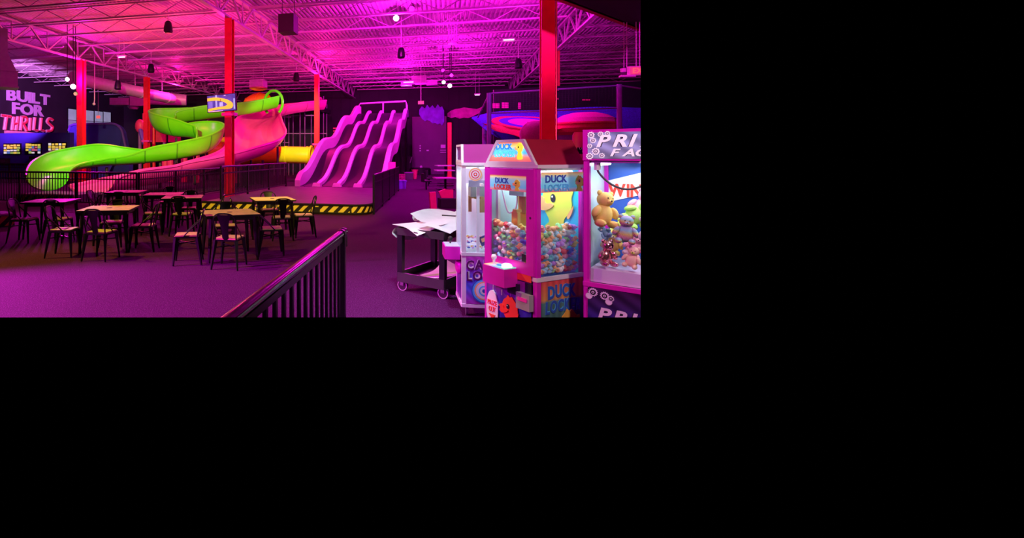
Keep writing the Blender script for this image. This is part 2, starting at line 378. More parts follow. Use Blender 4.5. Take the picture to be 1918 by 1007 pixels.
column('thin red padded column beside the stacked tables', atY(842, 270, 40).x, 40, 4.2, .3)
column('red column far behind the thick right column', 5.67, onx(1042, 5.67), 7.05, .28)
nc = C((1025 - CX) * 10.2 / F, 10.2, 0)
nc = column('thick bright red column right behind the yellow duck machine', nc.x, nc.y, 5.6, .25, rz=TH - R(14))
MB().tube([(.15, -.1, 0), (.15, -.1, 5.6)], .018, 6).build('conduit', 'gold', nc)
# dark dropped ceiling at the upper right with its red fascia
e0, e1 = gr(1046, 3, 4.65), gr(1230, 71, 4.65)
v = (e1 - e0).normalized(); nrm = Vector((v.y, -v.x, 0)); 
if nrm.dot(-e0) < 0: nrm = -nrm
b = MB(); q = [e0 - v * .2, e1 + v * 3]
b.add([q[0] + nrm * .1, q[1] + nrm * .1, q[1] + nrm * 5, q[0] + nrm * 5] + [p + Vector((0, 0, 1)) for p in (q[0] + nrm * .1, q[1] + nrm * .1, q[1] + nrm * 5, q[0] + nrm * 5)],
      [(0, 1, 2, 3), (4, 5, 6, 7), (0, 1, 5, 4), (1, 2, 6, 5), (2, 3, 7, 6), (3, 0, 4, 7)])
struct(b.build('ceiling_soffit', 'black'))
b = MB(); b.add([p + nrm * k + Vector((0, 0, z)) for k in (0, .16) for z in (0, .32) for p in q], [(0, 1, 3, 2), (4, 5, 7, 6), (0, 1, 5, 4), (2, 3, 7, 6), (0, 2, 6, 4), (1, 3, 7, 5)])
struct(b.build('trim_1', 'red_paint'))

# ------------------------------------------------------------------ wall lettering on the left wall
X0 = XL + .06
def onwall(px, py): return atX(px, py, X0)
sg = thing('wall_sign', 'large lilac and red wall lettering reading BUILT FOR THRILLS above the blue counter', 'sign', (XL, 31.5, 3.3))
def row(s, p_lo_l, p_lo_r, top_py, m):
    a, c = onwall(*p_lo_l), onwall(*p_lo_r); h = onwall(p_lo_l[0], top_py).z - a.z
    write(sg, s, a, (0, c.y - a.y, 0), (0, 0, 1), c.y - a.y, h, m, ext=.05, off=.035, gap=.05, world=True)
row('BUILT', (12.5, 187.5), (93.5, 196), 166, 'lilac'); row('FOR', (23, 213), (82, 218), 191, 'lilac')
mat('neon_red', (.95, .05, .12), .4, 0, .05); mat('neon_edge', (.95, .5, .6), .4, 0, .05)
strokes = {'T': [[(0, 1), (.95, .97)], [(.5, 1), (.3, 0)]], 'H': [[(.2, .95), (0, 0)], [(.75, 1), (.5, 0)], [(.1, .45), (.7, .5)]],
           'R': [[(.15, .95), (0, 0)], [(.1, .95), (.6, 1), (.75, .75), (.55, .55), (.1, .5)], [(.3, .5), (.8, 0)]], 'I': [[(.3, .95), (.1, 0)]],
           'L': [[(.25, 1), (.05, .08), (.7, .02)]], 'S': [[(.85, .9), (.45, 1), (.15, .75), (.45, .55), (.8, .35), (.6, .05), (.05, .0)]]}
px = 3.
a0, a1 = onwall(2, 243), onwall(101, 246); hh = onwall(2, 216).z - a0.z; Lw = a1.y - a0.y
wd = {'T': 1.0, 'H': .85, 'R': .9, 'I': .45, 'L': .72, 'S': 1.0}; tot = sum(wd[c] for c in 'THRILLS'); y = 0
for c in 'THRILLS':
    for st in strokes[c]:
        pts = [Vector((X0 + .12, a0.y + (y + u * wd[c] * .92) / tot * Lw, a0.z + (a1.z - a0.z) * y / tot + v2 * hh)) for u, v2 in st]
        if len(pts) > 3: pts = spline(pts, 4)
        o = MB().tube(pts, .085, 6).build('letter_stroke', 'neon_red', sg, True, world=True)
        MB().tube([p - Vector((.09, 0, 0)) for p in pts], .14, 6).build('stroke_outline', 'neon_edge', o, True) if False else None
        e = MB().tube([sg.matrix_basis.inverted() @ (p - Vector((.1, 0, 0))) for p in pts], .135, 6).build('stroke_outline', 'neon_edge', o, True)
    y += wd[c]
u0, u1 = onwall(9, 247.5), onwall(80, 250.5)
MB().tube([u0, u0.lerp(u1, .5), u1], [.16, .13, .02], 8).build('underline', 'neon_edge', sg, True, world=True)

# windows high on the left wall: separate panes in a dark frame
mat('daylight', (.42, .56, .66), .4, 0, .1, 1.2, emit=.34); mat('daylight_low', (.36, .48, .62), .4, 0, .1, 1.2, emit=.22)
wn = struct(thing('window_1', 'row of pale daylight windows high on the dark left wall', 'window', (XL, 41, 3.6)))
del wn['category']
for pa, pb_ in ((128.5, 142.5), (144, 158.5), (161, 175.5), (178, 192.5), (194.5, 207.5)):
    for (t, q, m) in ((0, 1, 'daylight'), (1, 2, 'daylight_low')):
        A, B = onwall(pa, 203.5 + (pa - 128) * .085), onwall(pb_, 203.5 + (pb_ - 128) * .085)
        zz = (A.z, A.z - 1.02, A.z - 2.6)
        MB().span((XL, A.y, zz[t + 1] + .04), (XL + .05, B.y, zz[t])).build('pane', m, wn, world=True)
A, B = onwall(128, 203), onwall(208, 210)
MB().span((XL, A.y - .1, A.z - 2.7), (XL + .03, B.y + .1, A.z + .08)).build('frame', 'black', wn, world=True)

# ------------------------------------------------------------------ hung fixtures
def pendant(px, py, d, ytop, label, s=1.):
    p = at(px, py, d); t = thing('pendant_speaker', label, 'speaker', p, 0, 'pendant speakers')
    MB().lathe([(0, .42 * s), (.12 * s, .4 * s), (.2 * s, .3 * s), (.26 * s, .0), (.27 * s, -.25 * s), (.2 * s, -.32 * s), (0, -.32 * s)], n=14).build('body', 'black_metal', t, True)
    MB().lathe([(.2 * s, -.33 * s), (0, -.34 * s)], n=14).build('grille', 'dark_grey', t, True)
    ztop = ZD + .01; MB().tube([(0, 0, .38 * s), (0, 0, ztop - p.z)], .022, 6).build('drop_rod', 'white_plastic', t)
pendant(315, 52, 22.5, -40, 'black pendant speaker hanging highest, left of the tall red column', .75)
pendant(283, 129, 32, 90, 'black pendant speaker just right of the red column by the green slide', .8)
pendant(221, 160, 31, 105, 'small black pendant speaker in front of the long round duct', .8)
pendant(555, 145, 36, 100, 'small black pendant speaker left of the wave slide column', .85)
pendant(751.5, 100, 24, 40, 'black pendant speaker under the bright centre stage lamps', .7)
pendant(971, 120, 27, 80, 'black pendant speaker left of the thick red column', .75)

def par(px, py, d, label, r=.13, lit=True, power=0, col=MAG, aim=None):
    p = at(px, py, d); t = thing('stage_lamp', label, 'lamp', p, 0, 'stage lamps')
    tgt = Vector((0, 0, H)) if aim is None else Vector(aim); M = (tgt - p).to_track_quat('Z', 'Y').to_matrix()
    MB().lathe([(0, -r * 2.0), (r * .8, -r * 1.9), (r, -r * 1.2), (r * 1.12, 0), (r * 1.05, .01), (r * .95, -.02)], n=16, M=M).build('housing', 'black_metal', t, True)
    if lit:
        MB().lathe([(r * .96, -.015), (0, -.012)], n=16, M=M).build('lens', 'lamp_glow', t)
    else: MB().lathe([(r * .96, -.015), (0, -.012)], n=16, M=M).build('lens', 'lilac', t)
    MB().tube([M @ Vector((r * 1.25, 0, -r)), Vector((0, 0, r * 2.2)), M @ Vector((-r * 1.25, 0, -r))], .018, 5).build('yoke', 'black_metal', t)
    MB().tube([(0, 0, r * 2.1), (0, 0, ZD + .01 - p.z)], .02, 5).build('hanger', 'black_metal', t)
    return p, M
par(742, 34, 21.5, 'brightest white stage lamp at the top centre', .125); par(771, 17, 21.8, 'dotted stage lamp at the very top beside the brightest one', .13, False)
par(829.5, 132, 30, 'upper left lamp of the four-lamp cluster right of centre', .1, False); par(845.5, 141, 30, 'upper right lamp of the four-lamp cluster right of centre', .1, False)
par(831, 154, 31, 'lower left lamp of the four-lamp cluster right of centre', .11); par(842.5, 160.5, 31, 'glowing lowest lamp of the four-lamp cluster right of centre', .13)
par(126, 148.5, 25, 'upper glowing lamp beside the left red column', .1); par(137, 162, 25.4, 'brightest middle lamp beside the left red column', .13); par(141.5, 175.5, 25.8, 'lowest tilted lamp beside the left red column', .1, False)

# black hung loudspeaker box, tilted
p = at(540, 46, 19); t = thing('hung_loudspeaker', 'big black box loudspeaker hung on cables under the middle girder', 'speaker', p, TH - R(14))
MB().box((0, 0, 0), (.6, .6, .68)).build('cabinet', 'black', t)
MB().box((0, -.31, 0), (.56, .02, .62)).build('grille', 'black', t)
for x in (-.24, .24): MB().tube([(x, 0, .33), (x, .02, ZD - p.z)], .012, 5).build('cable', 'black_metal', t)
# high bay, strips, heaters
def strip(px, py, d, L, label, r=.05, rods=True):
    p = at(px, py, d); t = thing('strip_light', label, 'light', p, TH * 0, 'strip lights'); z = ZD + .01 - p.z
    MB().span((-L / 2, -.07, 0), (L / 2, .07, .07)).build('housing', 'white_plastic', t); MB().tube([(-L / 2 + .05, 0, -.03), (L / 2 - .05, 0, -.03)], r * .7, 6).build('tube', 'tube_glow', t)
    for x in (-L * .3, L * .3): MB().tube([(x, 0, .06), (x, 0, z)], .012, 4).build('drop_rod', 'steel', t)
strip(953, 73.5, 26, .62, 'short glowing strip light on the deck left of the thick red column')
strip(894, 177, 36, .42, 'tiny strip light hanging in front of the pink mural')
strip(765, 153, 36, .8, 'dim strip light near the far centre heater'); strip(228, 106, 28, .5, 'flat pink light hung under the left bay joists')
p = at(848, 62, 24); t = thing('high_bay_light', 'round ribbed high bay light glinting under the centre roof', 'light', p)
for i in range(10):
    a = i * math.pi / 5; MB().bar((.2 * math.cos(a), .2 * math.sin(a), -.5), (.2 * math.cos(a), .2 * math.sin(a), .5), .035).build('fin', 'lilac', t)
MB().lathe([(0, .52), (.24, .5), (.24, .44), (0, .42)], n=16).build('cap', 'steel', t, True); MB().lathe([(0, -.4), (.24, -.44), (.24, -.5), (0, -.52)], n=16).build('base_ring', 'steel', t, True)
MB().tube([(0, 0, .5), (0, 0, ZD + .01 - p.z)], .02, 5).build('drop_rod', 'steel', t)
def heater(px, py, d, label, bulge):
    p = at(px, py, d); t = thing('unit_heater', label, 'heater', p)
    MB().box((0, 0, 0), (1.1, .9, .55)).build('case', 'steel', t)
    for i in range(5): MB().box((0, -.46, -.2 + i * .1), (.95, .03, .03)).build('louvre', 'grey', t)
    if bulge: MB().lathe([(0, -.5), (.4, -.48), (.68, -.36), (.7, -.3), (.55, -.27), (0, -.27)], n=18).build('diffuser', 'gold', t, True)
    else:
        MB().box((-.95, 0, -.25), (.8, .5, .3)).build('side_duct', 'lilac', t); MB().box((.95, 0, -.25), (.8, .5, .3)).build('side_duct', 'lilac', t)
    for x in (-.4, .4): MB().tube([(x, 0, .2), (x, 0, ZD + .01 - p.z)], .02, 5).build('drop_rod', 'steel', t)
heater(484, 157, 38, 'square unit heater hung above the green slide entrance', True); heater(785, 150, 38, 'unit heater with side outlets hung far back at centre', False)

# ducts at the left
p = at(8, 107, 21); t = thing('air_duct', 'big square air duct dropping at the far left edge above the sign', 'duct', p, TH + R(35))
d1 = [(-.9, -1.3), (.45, -1.3), (.45, -.7), (.1, .1), (.1, 1.1), (-.9, 1.1)]
MB().poly(d1, 1.0, c=(0, .5, 0)).build('elbow', 'steel', t); MB().box((-.22, 0, -.62), (1.4, 1.06, .05)).build('flange', 'steel', t); MB().box((-.22, 0, -1.28), (1.42, 1.08, .06)).build('flange', 'steel', t)
A, B = at(135, 146, 30), at(326, 186, 39.5)
t = thing('round_duct', 'long round pink lit duct running back behind the left columns', 'duct', (A.x, A.y, A.z))
MB().tube([A, A.lerp(B, .95), A.lerp(B, .985), B], [.4, .4, .33, .13], 16).build('pipe', 'steel', t, True, world=True)
for k in (.02, .3, .6, .9): 
    c0 = A.lerp(B, k); MB().tube([c0, A.lerp(B, k + .012)], .425, 16).build('band', 'steel', t, True, world=True)
for k in (.1, .75):
    c0 = A.lerp(B, k); MB().bar(c0 + Vector((.3, -.25, -.02)), A.lerp(B, k + .07) + Vector((.3, -.25, -.02)), .05, .3).build('grille', 'grey', t, world=True)
for k in (.25, .55, .85):
    c0 = A.lerp(B, k); MB().tube([c0 + Vector((0, 0, .35)), Vector((c0.x, c0.y, ZD + .01))], .02, 5).build('hanger', 'steel', t, world=True)
p = at(250, 193, 42.5); t = thing('air_handler', 'boxy air handling unit with vent behind the left red column', 'air handler', p, TH)
MB().box((.35, 0, .3), (.8, .8, .95)).build('body', 'steel', t); MB().box((-.6, 0, .05), (1.0, .8, .36)).build('vent_box', 'steel', t)
for i in range(5): MB().box((-.62, -.42, -.07 + i * .06), (.9, .03, .025)).build('vent_slat', 'lilac', t)
MB().tube([(.3, 0, .25), (1.6, .2, .25), (2.7, .4, .2)], [.3, .36, .3], 14).build('outlet_pipe', 'steel', t, True); MB().lathe([(0, -.35), (.2, -.33), (.3, -.2), (.3, -.1), (0, -.1)], c=(.0, 0, 0), n=12).build('drain_pan', 'steel', t, True)
for x in (.1, .6): MB().tube([(x, 0, .7), (x, 0, (ZD + .01 - p.z) / 1.6)], .02, 5).build('hanger', 'steel', t)
t.scale = (1.6, 1.6, 1.6)
# exit signs
mat('exit_red', (.95, .1, .1), .4, 0, .05, emit=1.1); mat('exit_face', (.75, .12, .3), .4, 0, .05, emit=.25)
p = at(1186, 133, 11); t = thing('exit_sign', 'red EXIT sign hung on rods at the upper right', 'exit sign', p, TH - R(8))
MB().box((.12, 0, 0), (.46, .07, .2)).build('housing', 'white_plastic', t); MB().box((.12, -.04, 0), (.4, .02, .16)).build('face', 'exit_face', t)
MB().box((-.12, 0, -.11), (.3, .12, .04)).build('base', 'lilac', t); MB().lathe([(0, -.05), (.06, -.04), (.06, .04), (0, .05)], c=(-.2, 0, .02), n=10).build('emergency_lamp', 'lilac', t, True)
write(t, 'EXIT', (-.03, -.056, -.055), (1, 0, 0), (0, 0, 1), .32, .11, 'exit_red', ext=.006, off=.01)
for x in (-.19, -.13, .06, .13): MB().tube([(x, 0, .08), (x, 0, ZD + .01 - p.z if False else 1.17)], .008, 5).build('rod', 'lilac', t)
p = at(788.5, 192, 36.6); t = thing('exit_sign', 'small red exit sign hung on one rod before the back wall', 'exit sign', p)
MB().box((0, 0, 0), (.42, .1, .24)).build('housing', 'exit_face', t); write(t, 'EXIT', (-.16, -.06, -.07), (1, 0, 0), (0, 0, 1), .32, .14, 'exit_red', ext=.006, off=.01); MB().tube([(0, 0, .1), (0, 0, ZD + .01 - p.z)], .025, 5).build('rod', 'white_plastic', t)
p = at(184, 219, 38); t = thing('exit_sign', 'tiny red exit sign hung before the left windows', 'exit sign', p)
MB().box((0, 0, 0), (.26, .1, .2)).build('housing', 'exit_red', t); MB().tube([(0, 0, .1), (0, 0, ZD + .01 - p.z)], .015, 5).build('rod', 'white_plastic', t)
p = at(177, 190, 30); t = thing('hanging_cable', 'short pink cable with a weighted end left of the handling unit', 'cable', p)
MB().tube([(0, 0, ZD + .01 - p.z), (0, 0, .1), (-.03, 0, -.1)], .03, 6).build('cord', 'lilac', t); MB().ball((-.04, 0, -.15), .09).build('weight', 'lilac', t, True)

# ------------------------------------------------------------------ giant slides
def frames(pts):
    out = []
    for i, p in enumerate(pts):
        t = (pts[min(i + 1, len(pts) - 1)] - pts[max(i - 1, 0)]); h = Vector((t.x, t.y, 0))
        h = h.normalized() if h.length > 1e-5 else Vector((1, 0, 0)); out.append((p, h, Vector((h.y, -h.x, 0))))     # right-hand side of travel
    return out
mat('green_joint', (.05, .4, .004), .35); mat('pink_joint', (.6, .03, .3), .35)
def trough(ctrl, m, parent, lip, joint=None, n=10, k=14, waves=0., bank=0., amax=88):
    """open half-pipe chute: ctrl rows are x, y, z, half width, left wall height, right wall height"""
    P = spline([tuple(c) for c in ctrl], n); pts = [Vector(p[:3]) for p in P]; fr = frames(pts); th = .05
    inner, outer, lipL, lipR = [], [], [], []
    for q, (p, h, s) in zip(P, fr):
        wd, hl, hr = q[3], q[4], q[5]; a, c = [], []
        for j in range(k + 1):
            u = -1 + 2 * j / k; ang = R(amax) * u; hh = hl if u < 0 else hr
            x = wd * math.sin(ang); z = hh * (1 - math.cos(ang)) + waves * math.cos(3 * math.pi * u) * (1 - u * u)
            a.append(p + s * x + Vector((0, 0, z)))
            c.append(p + s * (wd + th) * math.sin(ang) + Vector((0, 0, hh * (1 - math.cos(ang)) - th * math.cos(ang))))
        inner.append(a); outer.append(c[::-1]); lipL.append((a[0] + c[0]) / 2); lipR.append((a[-1] + c[-1]) / 2)
    b = MB(); b.grid([i + o + [i[0]] for i, o in zip(inner, outer)])
    b.add(inner[0] + outer[0], [tuple(range(2 * k + 2))]); b.add(inner[-1] + outer[-1], [tuple(range(2 * k + 2))])
    ch = b.build('chute', m, parent, True, world=True, ang=50)
    for L in (lipL, lipR): MB().tube(L, lip, 6).build('rim', m, parent, True, world=True)
    if joint:
        for i in range(joint, len(P) - 2, joint):
            rows = []
            for q in (i, i + 1):
                p0, p1 = pts[i], pts[i + 1]; o = outer[i]; dv = (p1 - p0).normalized() * (.07 if q > i else 0)
                ce = sum(o, Vector()) / len(o); rows.append([v + (v - pts[i]).normalized() * .02 + Vector((0, 0, -.02)) + dv for v in o])
            MB().grid(rows).build('joint_band', m + '_joint', parent, True, world=True)
    return pts
mat('slide_frame', (.05, .02, .05), .5, .2, .1); mat('purple_post', (.32, .08, .4), .5, 0, .1)
def ctl(rows): return [(*at(px, py, d), w_, hl, hr) for px, py, d, w_, hl, hr in rows]
def legs(parent, spots, m='slide_frame', r=.07):
    for px, py, d in spots:
        p = at(px, py, d); MB().tube([(p.x, p.y, 0), p], r, 8).build('support_leg', m, parent, True, world=True)

g = at(85, 350, 21); t = thing('green_slide', 'bright lime green winding chute slide ending behind the black fence', 'slide', (g.x, g.y, 0))
trough(ctl([(517, 201, 34.2, .56, .72, .72), (495, 206, 33.8, .56, .72, .72), (455, 214, 33.2, .57, .74, .74), (400, 220, 32.6, .58, .78, .78), (345, 228, 32.2, .62, .75, .95), (312, 236, 31.6, .68, .7, 1.15), (303, 246, 30.4, .72, .65, 1.2), (322, 253, 29.4, .7, .65, 1.1),
       (360, 257, 29, .66, .95, .8), (388, 264, 28.6, .68, 1.15, .7), (394, 277, 27.6, .72, 1.2, .65), (375, 288, 26.8, .66, .95, .6), (330, 297, 26.2, .6, .85, .6), (280, 303, 25.7, .58, .72, .62), (235, 307, 25.2, .58, .42, .85),
       (190, 309, 24.7, .6, .3, 1.05), (150, 315, 24.0, .62, .3, 1.0), (120, 323, 23.2, .68, .35, .95), (99, 334, 22.3, .72, .4, .85), (90, 346, 21.4, .74, .45, .75), (88, 355, 20.6, .74, .5, .6)]), 'green', t, .06, joint=12)
legs(t, [(330, 258, 29.6), (365, 262, 29), (300, 302, 26), (200, 313, 25)])
# hood ring of the entrance
e = at(512, 190, 34.3); M = Matrix.Rotation(TH + R(62), 3, 'Z')
MB().tube([e + M @ Vector((.0, .75 * math.cos(a), .85 * math.sin(a) - .1)) for a in [R(x) for x in range(-50, 231, 20)]], .1, 8).build('entrance_hoop', 'green', t, True, world=True)

g = at(130, 350, 20); t = thing('pink_slide', 'wide hot pink wave slide sweeping down from the back to the fence', 'slide', (g.x, g.y, 0))
trough(ctl([(604, 205, 40.5, .55, .7, .7), (580, 207, 39.8, .55, .7, .7), (548, 212, 38.6, .6, .75, .75), (516, 220, 37, .8, .8, .8), (492, 234, 34.8, 1.2, .9, .9), (484, 253, 32, 1.5, .9, .9), (484, 272, 29.8, 1.6, .85, .8), (470, 290, 28.0, 1.55, .8, .6),
       (430, 307, 26.4, 1.35, .78, .5), (370, 322, 24.8, 1.2, .7, .45), (305, 338, 23.6, 1.15, .75, .4), (235, 351, 21.8, 1.1, .8, .4), (190, 360, 20.6, 1.0, .72, .35), (172, 364, 20.0, .95, .65, .35)]), 'pink', t, .07, joint=14, waves=.1, k=22)
legs(t, [(437, 310, 26.5), (415, 308, 26), (470, 300, 28.5), (520, 275, 31)])
MB().tube([at(600, 196, 40.6) + Vector((0, .6 * math.cos(R(a)), .55 * math.sin(R(a)))) for a in range(0, 181, 20)], .1, 8).build('entrance_hoop', 'pink', t, True, world=True)

g = at(560, 300, 33); t = thing('yellow_tube_slide', 'round yellow tube slide curling behind the pink slide', 'slide', (g.x, g.y, 0))
def tubeslide(rows, r, cap=False):
    P = [Vector(p) for p in spline([tuple(at(*q)) for q in rows], 8)]; MB().tube(P, r, 18, cap=False).build('tube', 'yellow', t, True, world=True)
    for i in range(6, len(P) - 1, 8): MB().tube([P[i], P[i].lerp(P[i + 1], .12 / max(.13, (P[i + 1] - P[i]).length))], r + .04, 18).build('joint_band', 'yellow', t, True, world=True)
    return P
tubeslide([(500, 190, 39.6), (483, 187, 40), (468, 196, 40.3), (470, 215, 40.3), (488, 235, 39.8), (470, 255, 39), (430, 268, 37.6), (400, 277, 36), (404, 288, 34.8), (450, 292, 34), (500, 290, 33.6), (545, 290, 33.2), (583, 291, 33)], .56)
MB().tube([at(583, 291, 33) + Vector((0, .6 * math.cos(R(a)), .6 * math.sin(R(a)))) for a in range(0, 360, 20)], .07, 8, closed=True).build('end_ring', 'yellow', t, True, world=True)
tubeslide([(395, 306, 33.5), (430, 309, 34), (470, 310, 34.5), (505, 306, 35)], .3)
legs(t, [(388, 285, 34.5), (504, 300, 33.6), (492, 300, 33)], r=.09)

# four-lane wave slide
WX0, WX1 = -6.55, -2.75
t = thing('wave_slide', 'four-lane wavy slide with white rails rising from the padded platform', 'slide', ((WX0 + WX1) / 2, 22.7, .28))
def wz(Y):
    K = [(22.4, .30), (28.9, 2.13), (35.3, 3.91), (39.9, 5.03)]
    if Y <= K[0][0]: return K[0][1]
    for (a, za), (c, zc) in zip(K, K[1:]):
        if Y <= c:
            u = (Y - a) / (c - a); e = u - .135 * math.sin(2 * math.pi * u) - .0; return za + (zc - za) * e
    return K[-1][1]
ys = [22.4 + (40.4 - 22.4) * i / 60 for i in range(61)]; lw = (WX1 - WX0) / 4
for i in range(4):
    x0, x1 = WX0 + i * lw + .09, WX0 + (i + 1) * lw - .09; b = MB()
    b.grid([[(x0, y, wz(y)), (x0 + .06, y, wz(y) - .02), (x1 - .06, y, wz(y) - .02), (x1, y, wz(y)), (x1, y, wz(y) - .12), (x0, y, wz(y) - .12), (x0, y, wz(y))] for y in ys]).build('lane', 'lane', t, True, world=True)
for i in range(5):
    xc = WX0 + i * lw; hgt, wd = ((.62, .13) if i == 0 else (.3, .13) if i == 4 else (.2, .1))
    y1 = 40.4 if i in (0, 4) else 40.0
    pr = [(-wd, -.35), (-wd, hgt - .05), (-wd * .6, hgt), (wd * .6, hgt), (wd, hgt - .05), (wd, -.02), (wd, -.35)]
    b = MB(); rows = []
    for y in [q for q in ys if q <= y1 + .01]:
        f = min(1., (y - 22.35) / .5); rows.append([Vector((xc + a, y, wz(y) + (c if c < 0 else c * (.35 + .65 * f)))) for a, c in pr])
    b.grid(rows); b.add(rows[0], [tuple(range(7))]); b.add(rows[-1], [tuple(range(7))]); b.build('rail', 'white_plastic', t, True, world=True)
    if 0 < i < 4: MB().box((xc, 22.33, .36), (.4, .3, .16), taper=.8).build('rail_foot', 'white_plastic', t, world=True)
zt = 5.03
pp = [(WX0, 39.6, wz(39.6) + .5), (WX0 + .05, 40.4, zt + .85), (WX1 - .1, 40.4, zt + .95), (WX1, 40.2, zt + .6), (WX1 + .03, 39.8, zt + .3)]
MB().tube(pp, .07, 8).build('top_frame', 'white_plastic', t, True, world=True); xm = (WX0 + WX1) / 2
MB().tube([(xm, 40.4, zt), (xm, 40.4, zt + .9)], .06, 8).build('frame_post', 'white_plastic', t, world=True)
for x in (WX0 + .1, xm, WX1 - .1):
    for y, in ((40.6,), (35.5,), (29.2,)): MB().tube([(x, y, 0), (x, y, wz(y) - .15)], .09, 8).build('support_leg', 'black_metal', t, world=True)
MB().span((WX0 - .1, 40.4, 4.7), (WX1 + .1, 42.2, 4.95)).build('top_deck', 'black', t, world=True)
MB().box((WX1 + .35, 24.6, 1.0), (.35, .2, .75)).build('notice_board', 'pink', t, world=True)

# padded landing platform with hazard-striped edge
PX0, PX1, PY0 = -7.3, -2.05, 14.35
t = thing('landing_platform', 'black padded landing platform with yellow striped edge below the wave slide', 'platform', (PX0, PY0, 0))
def rounded(x0, x1, y0, y1, r, n=6):
    o = [(x0, y1), (x0, y0)]
    return o + [(x1 - r + r * math.sin(R(90) * i / n), y0 + r - r * math.cos(R(90) * i / n)) for i in range(n + 1)] + [(x1, y1)]
pl = rounded(PX0 + .02, PX1 - .02, PY0 + .02, 22.14, .55); b = MB(); n = len(pl)
b.add([(x, y, 0) for x, y in pl] + [(x, y, .28) for x, y in pl], [tuple(range(n))[::-1], tuple(range(n, 2 * n))] + [(i, (i + 1) % n, (i + 1) % n + n, i + n) for i in range(n)])
b.build('deck_pad', 'mat_black', t, world=True)
pl = rounded(PX0, PX1, PY0, 15.6, .55)[1:]; b = MB(); b.grid([[(x, y, z) for x, y in pl] for z in (.02, .25)]); 
b.build('striped_edge', 'hazard', t, True, world=True)
MB().tube([(x, y, .27) for x, y in pl], .035, 6).build('edge_bead', 'black', t, world=True); MB().tube([(x, y, .03) for x, y in pl], .03, 6).build('edge_bead', 'black', t, world=True)
MB().box((gr(600, 397).x, PY0 - .02, .12), (.2, .06, .16)).build('valve', 'black', t, world=True)
MB().box((gr(660, 400).x, PY0 - .01, .13), (.05, .03, .22)).build('valve', 'black', t, world=True)
# smaller striped pads by the chute exits at the left
def pad(a, c, depth, label):
    v_ = (c - a); rz = math.atan2(v_.y, v_.x); t = thing('landing_pad', label, 'platform', a, rz); L = v_.length
    MB().span((0, 0, 0), (L, depth, .3)).build('deck_pad', 'mat_black', t); MB().span((0, -.02, .02), (L, 0, .26)).build('striped_edge', 'hazard', t); MB().tube([(0, 0, .29), (L, 0, .29)], .035, 6).build('edge_bead', 'pink_metal', t)
pad(Vector((-15.2, 15.25, 0)), Vector((-12.7, 15.25, 0)), 1.6, 'low striped landing pad under the green slide exit')
pad(gr(-30, 428), gr(27, 423), .9, 'low striped pad at the far left beside the tables')

# ------------------------------------------------------------------ fences
def fence(label, A, B, h=1.12, z0=0., pitch=.115, post=2.2, bw=.022, solid=False, name='railing_fence'):
    A, B = Vector(A), Vector(B); d = B - A; L = d.length; rz = math.atan2(d.y, d.x)
    t = thing(name, label, 'fence', (A.x, A.y, z0), rz); n = max(1, round(L / post))
    MB().tube([(0, 0, h), (L, 0, h)], .032, 8).build('top_rail', 'black_metal', t, True)
    MB().span((0, -.018, h - .24), (L, .018, h - .2)).build('upper_rail', 'black_metal', t); MB().span((0, -.018, .08), (L, .018, .12)).build('bottom_rail', 'black_metal', t)
    pm = MB().span((-.03, -.03, 0), (.03, .03, h)).mesh('post', 'black_metal'); bm_ = MB().span((-bw / 2, -.01, .08), (bw / 2, .01, h - .02)).mesh('baluster', 'black_metal')
    for i in range(n + 1): link('post', pm, t).location = (L * i / n, 0, 0)
    k = int(L / pitch)
    for i in range(1, k): link('baluster', bm_, t).location = (L * i / k, 0, 0)
    return t
fence('black baluster fence across the front of the green slide', (-19.5, 14.95, 0), (-10, 14.95, 0))
fence('black baluster fence running back beside the pink slide', (-10, 15.08, 0), (-10, 27, 0), pitch=.13)
fence('black baluster fence along the left side of the landing platform', (-7.05, 15.2, 0), (-6.98, 22.0, 0), h=1.07, z0=.281, pitch=.11)
fence('black close-set fence along the right side of the landing platform', (-1.95, 14.6, 0), (-2.05, 24.2, 0), h=1.14, pitch=.075, bw=.06)
fence('dark fence before the food counter at the far left', (-27, 24.6, 0), (-19.0, 24.6, 0), h=1.2, pitch=.16)
# foreground railing with rounded hand rail
A, B = C(.2, 4.47, 0), C(-.62, 1.12, 0); d = B - A; L = d.length; t = thing('hand_railing', 'glossy black hand railing in the foreground beside the cart', 'railing', (A.x, A.y, 0), math.atan2(d.y, d.x))
zr = 1.055
MB().tube(spline([(-.05, 0, zr - .13), (-.045, 0, zr - .04), (0, 0, zr + .012), (.06, 0, zr), (.2, 0, zr), (L, 0, zr)], 4), .034, 12).build('hand_rail', 'rail_gloss' if mat('rail_gloss', (.02, .016, .026), .16, .3, .1) else '', t, True)
MB().span((.0, -.03, 0), (.06, .03, zr)).build('end_post', 'black_metal', t); MB().tube([(.03, 0, zr), (.09, 0, zr)], .04, 12).build('rail_collar', 'black_metal', t, True)
MB().span((.03, -.012, zr - .075), (L, .012, zr - .03)).build('rail_strip', 'black_metal', t)
bm_ = MB().span((-.016, -.01, .08), (.016, .01, zr - .06)).mesh('baluster', 'black_metal')
for i in range(1, int(L / .152)): link('baluster', bm_, t).location = (.03 + i * .152, 0, 0)

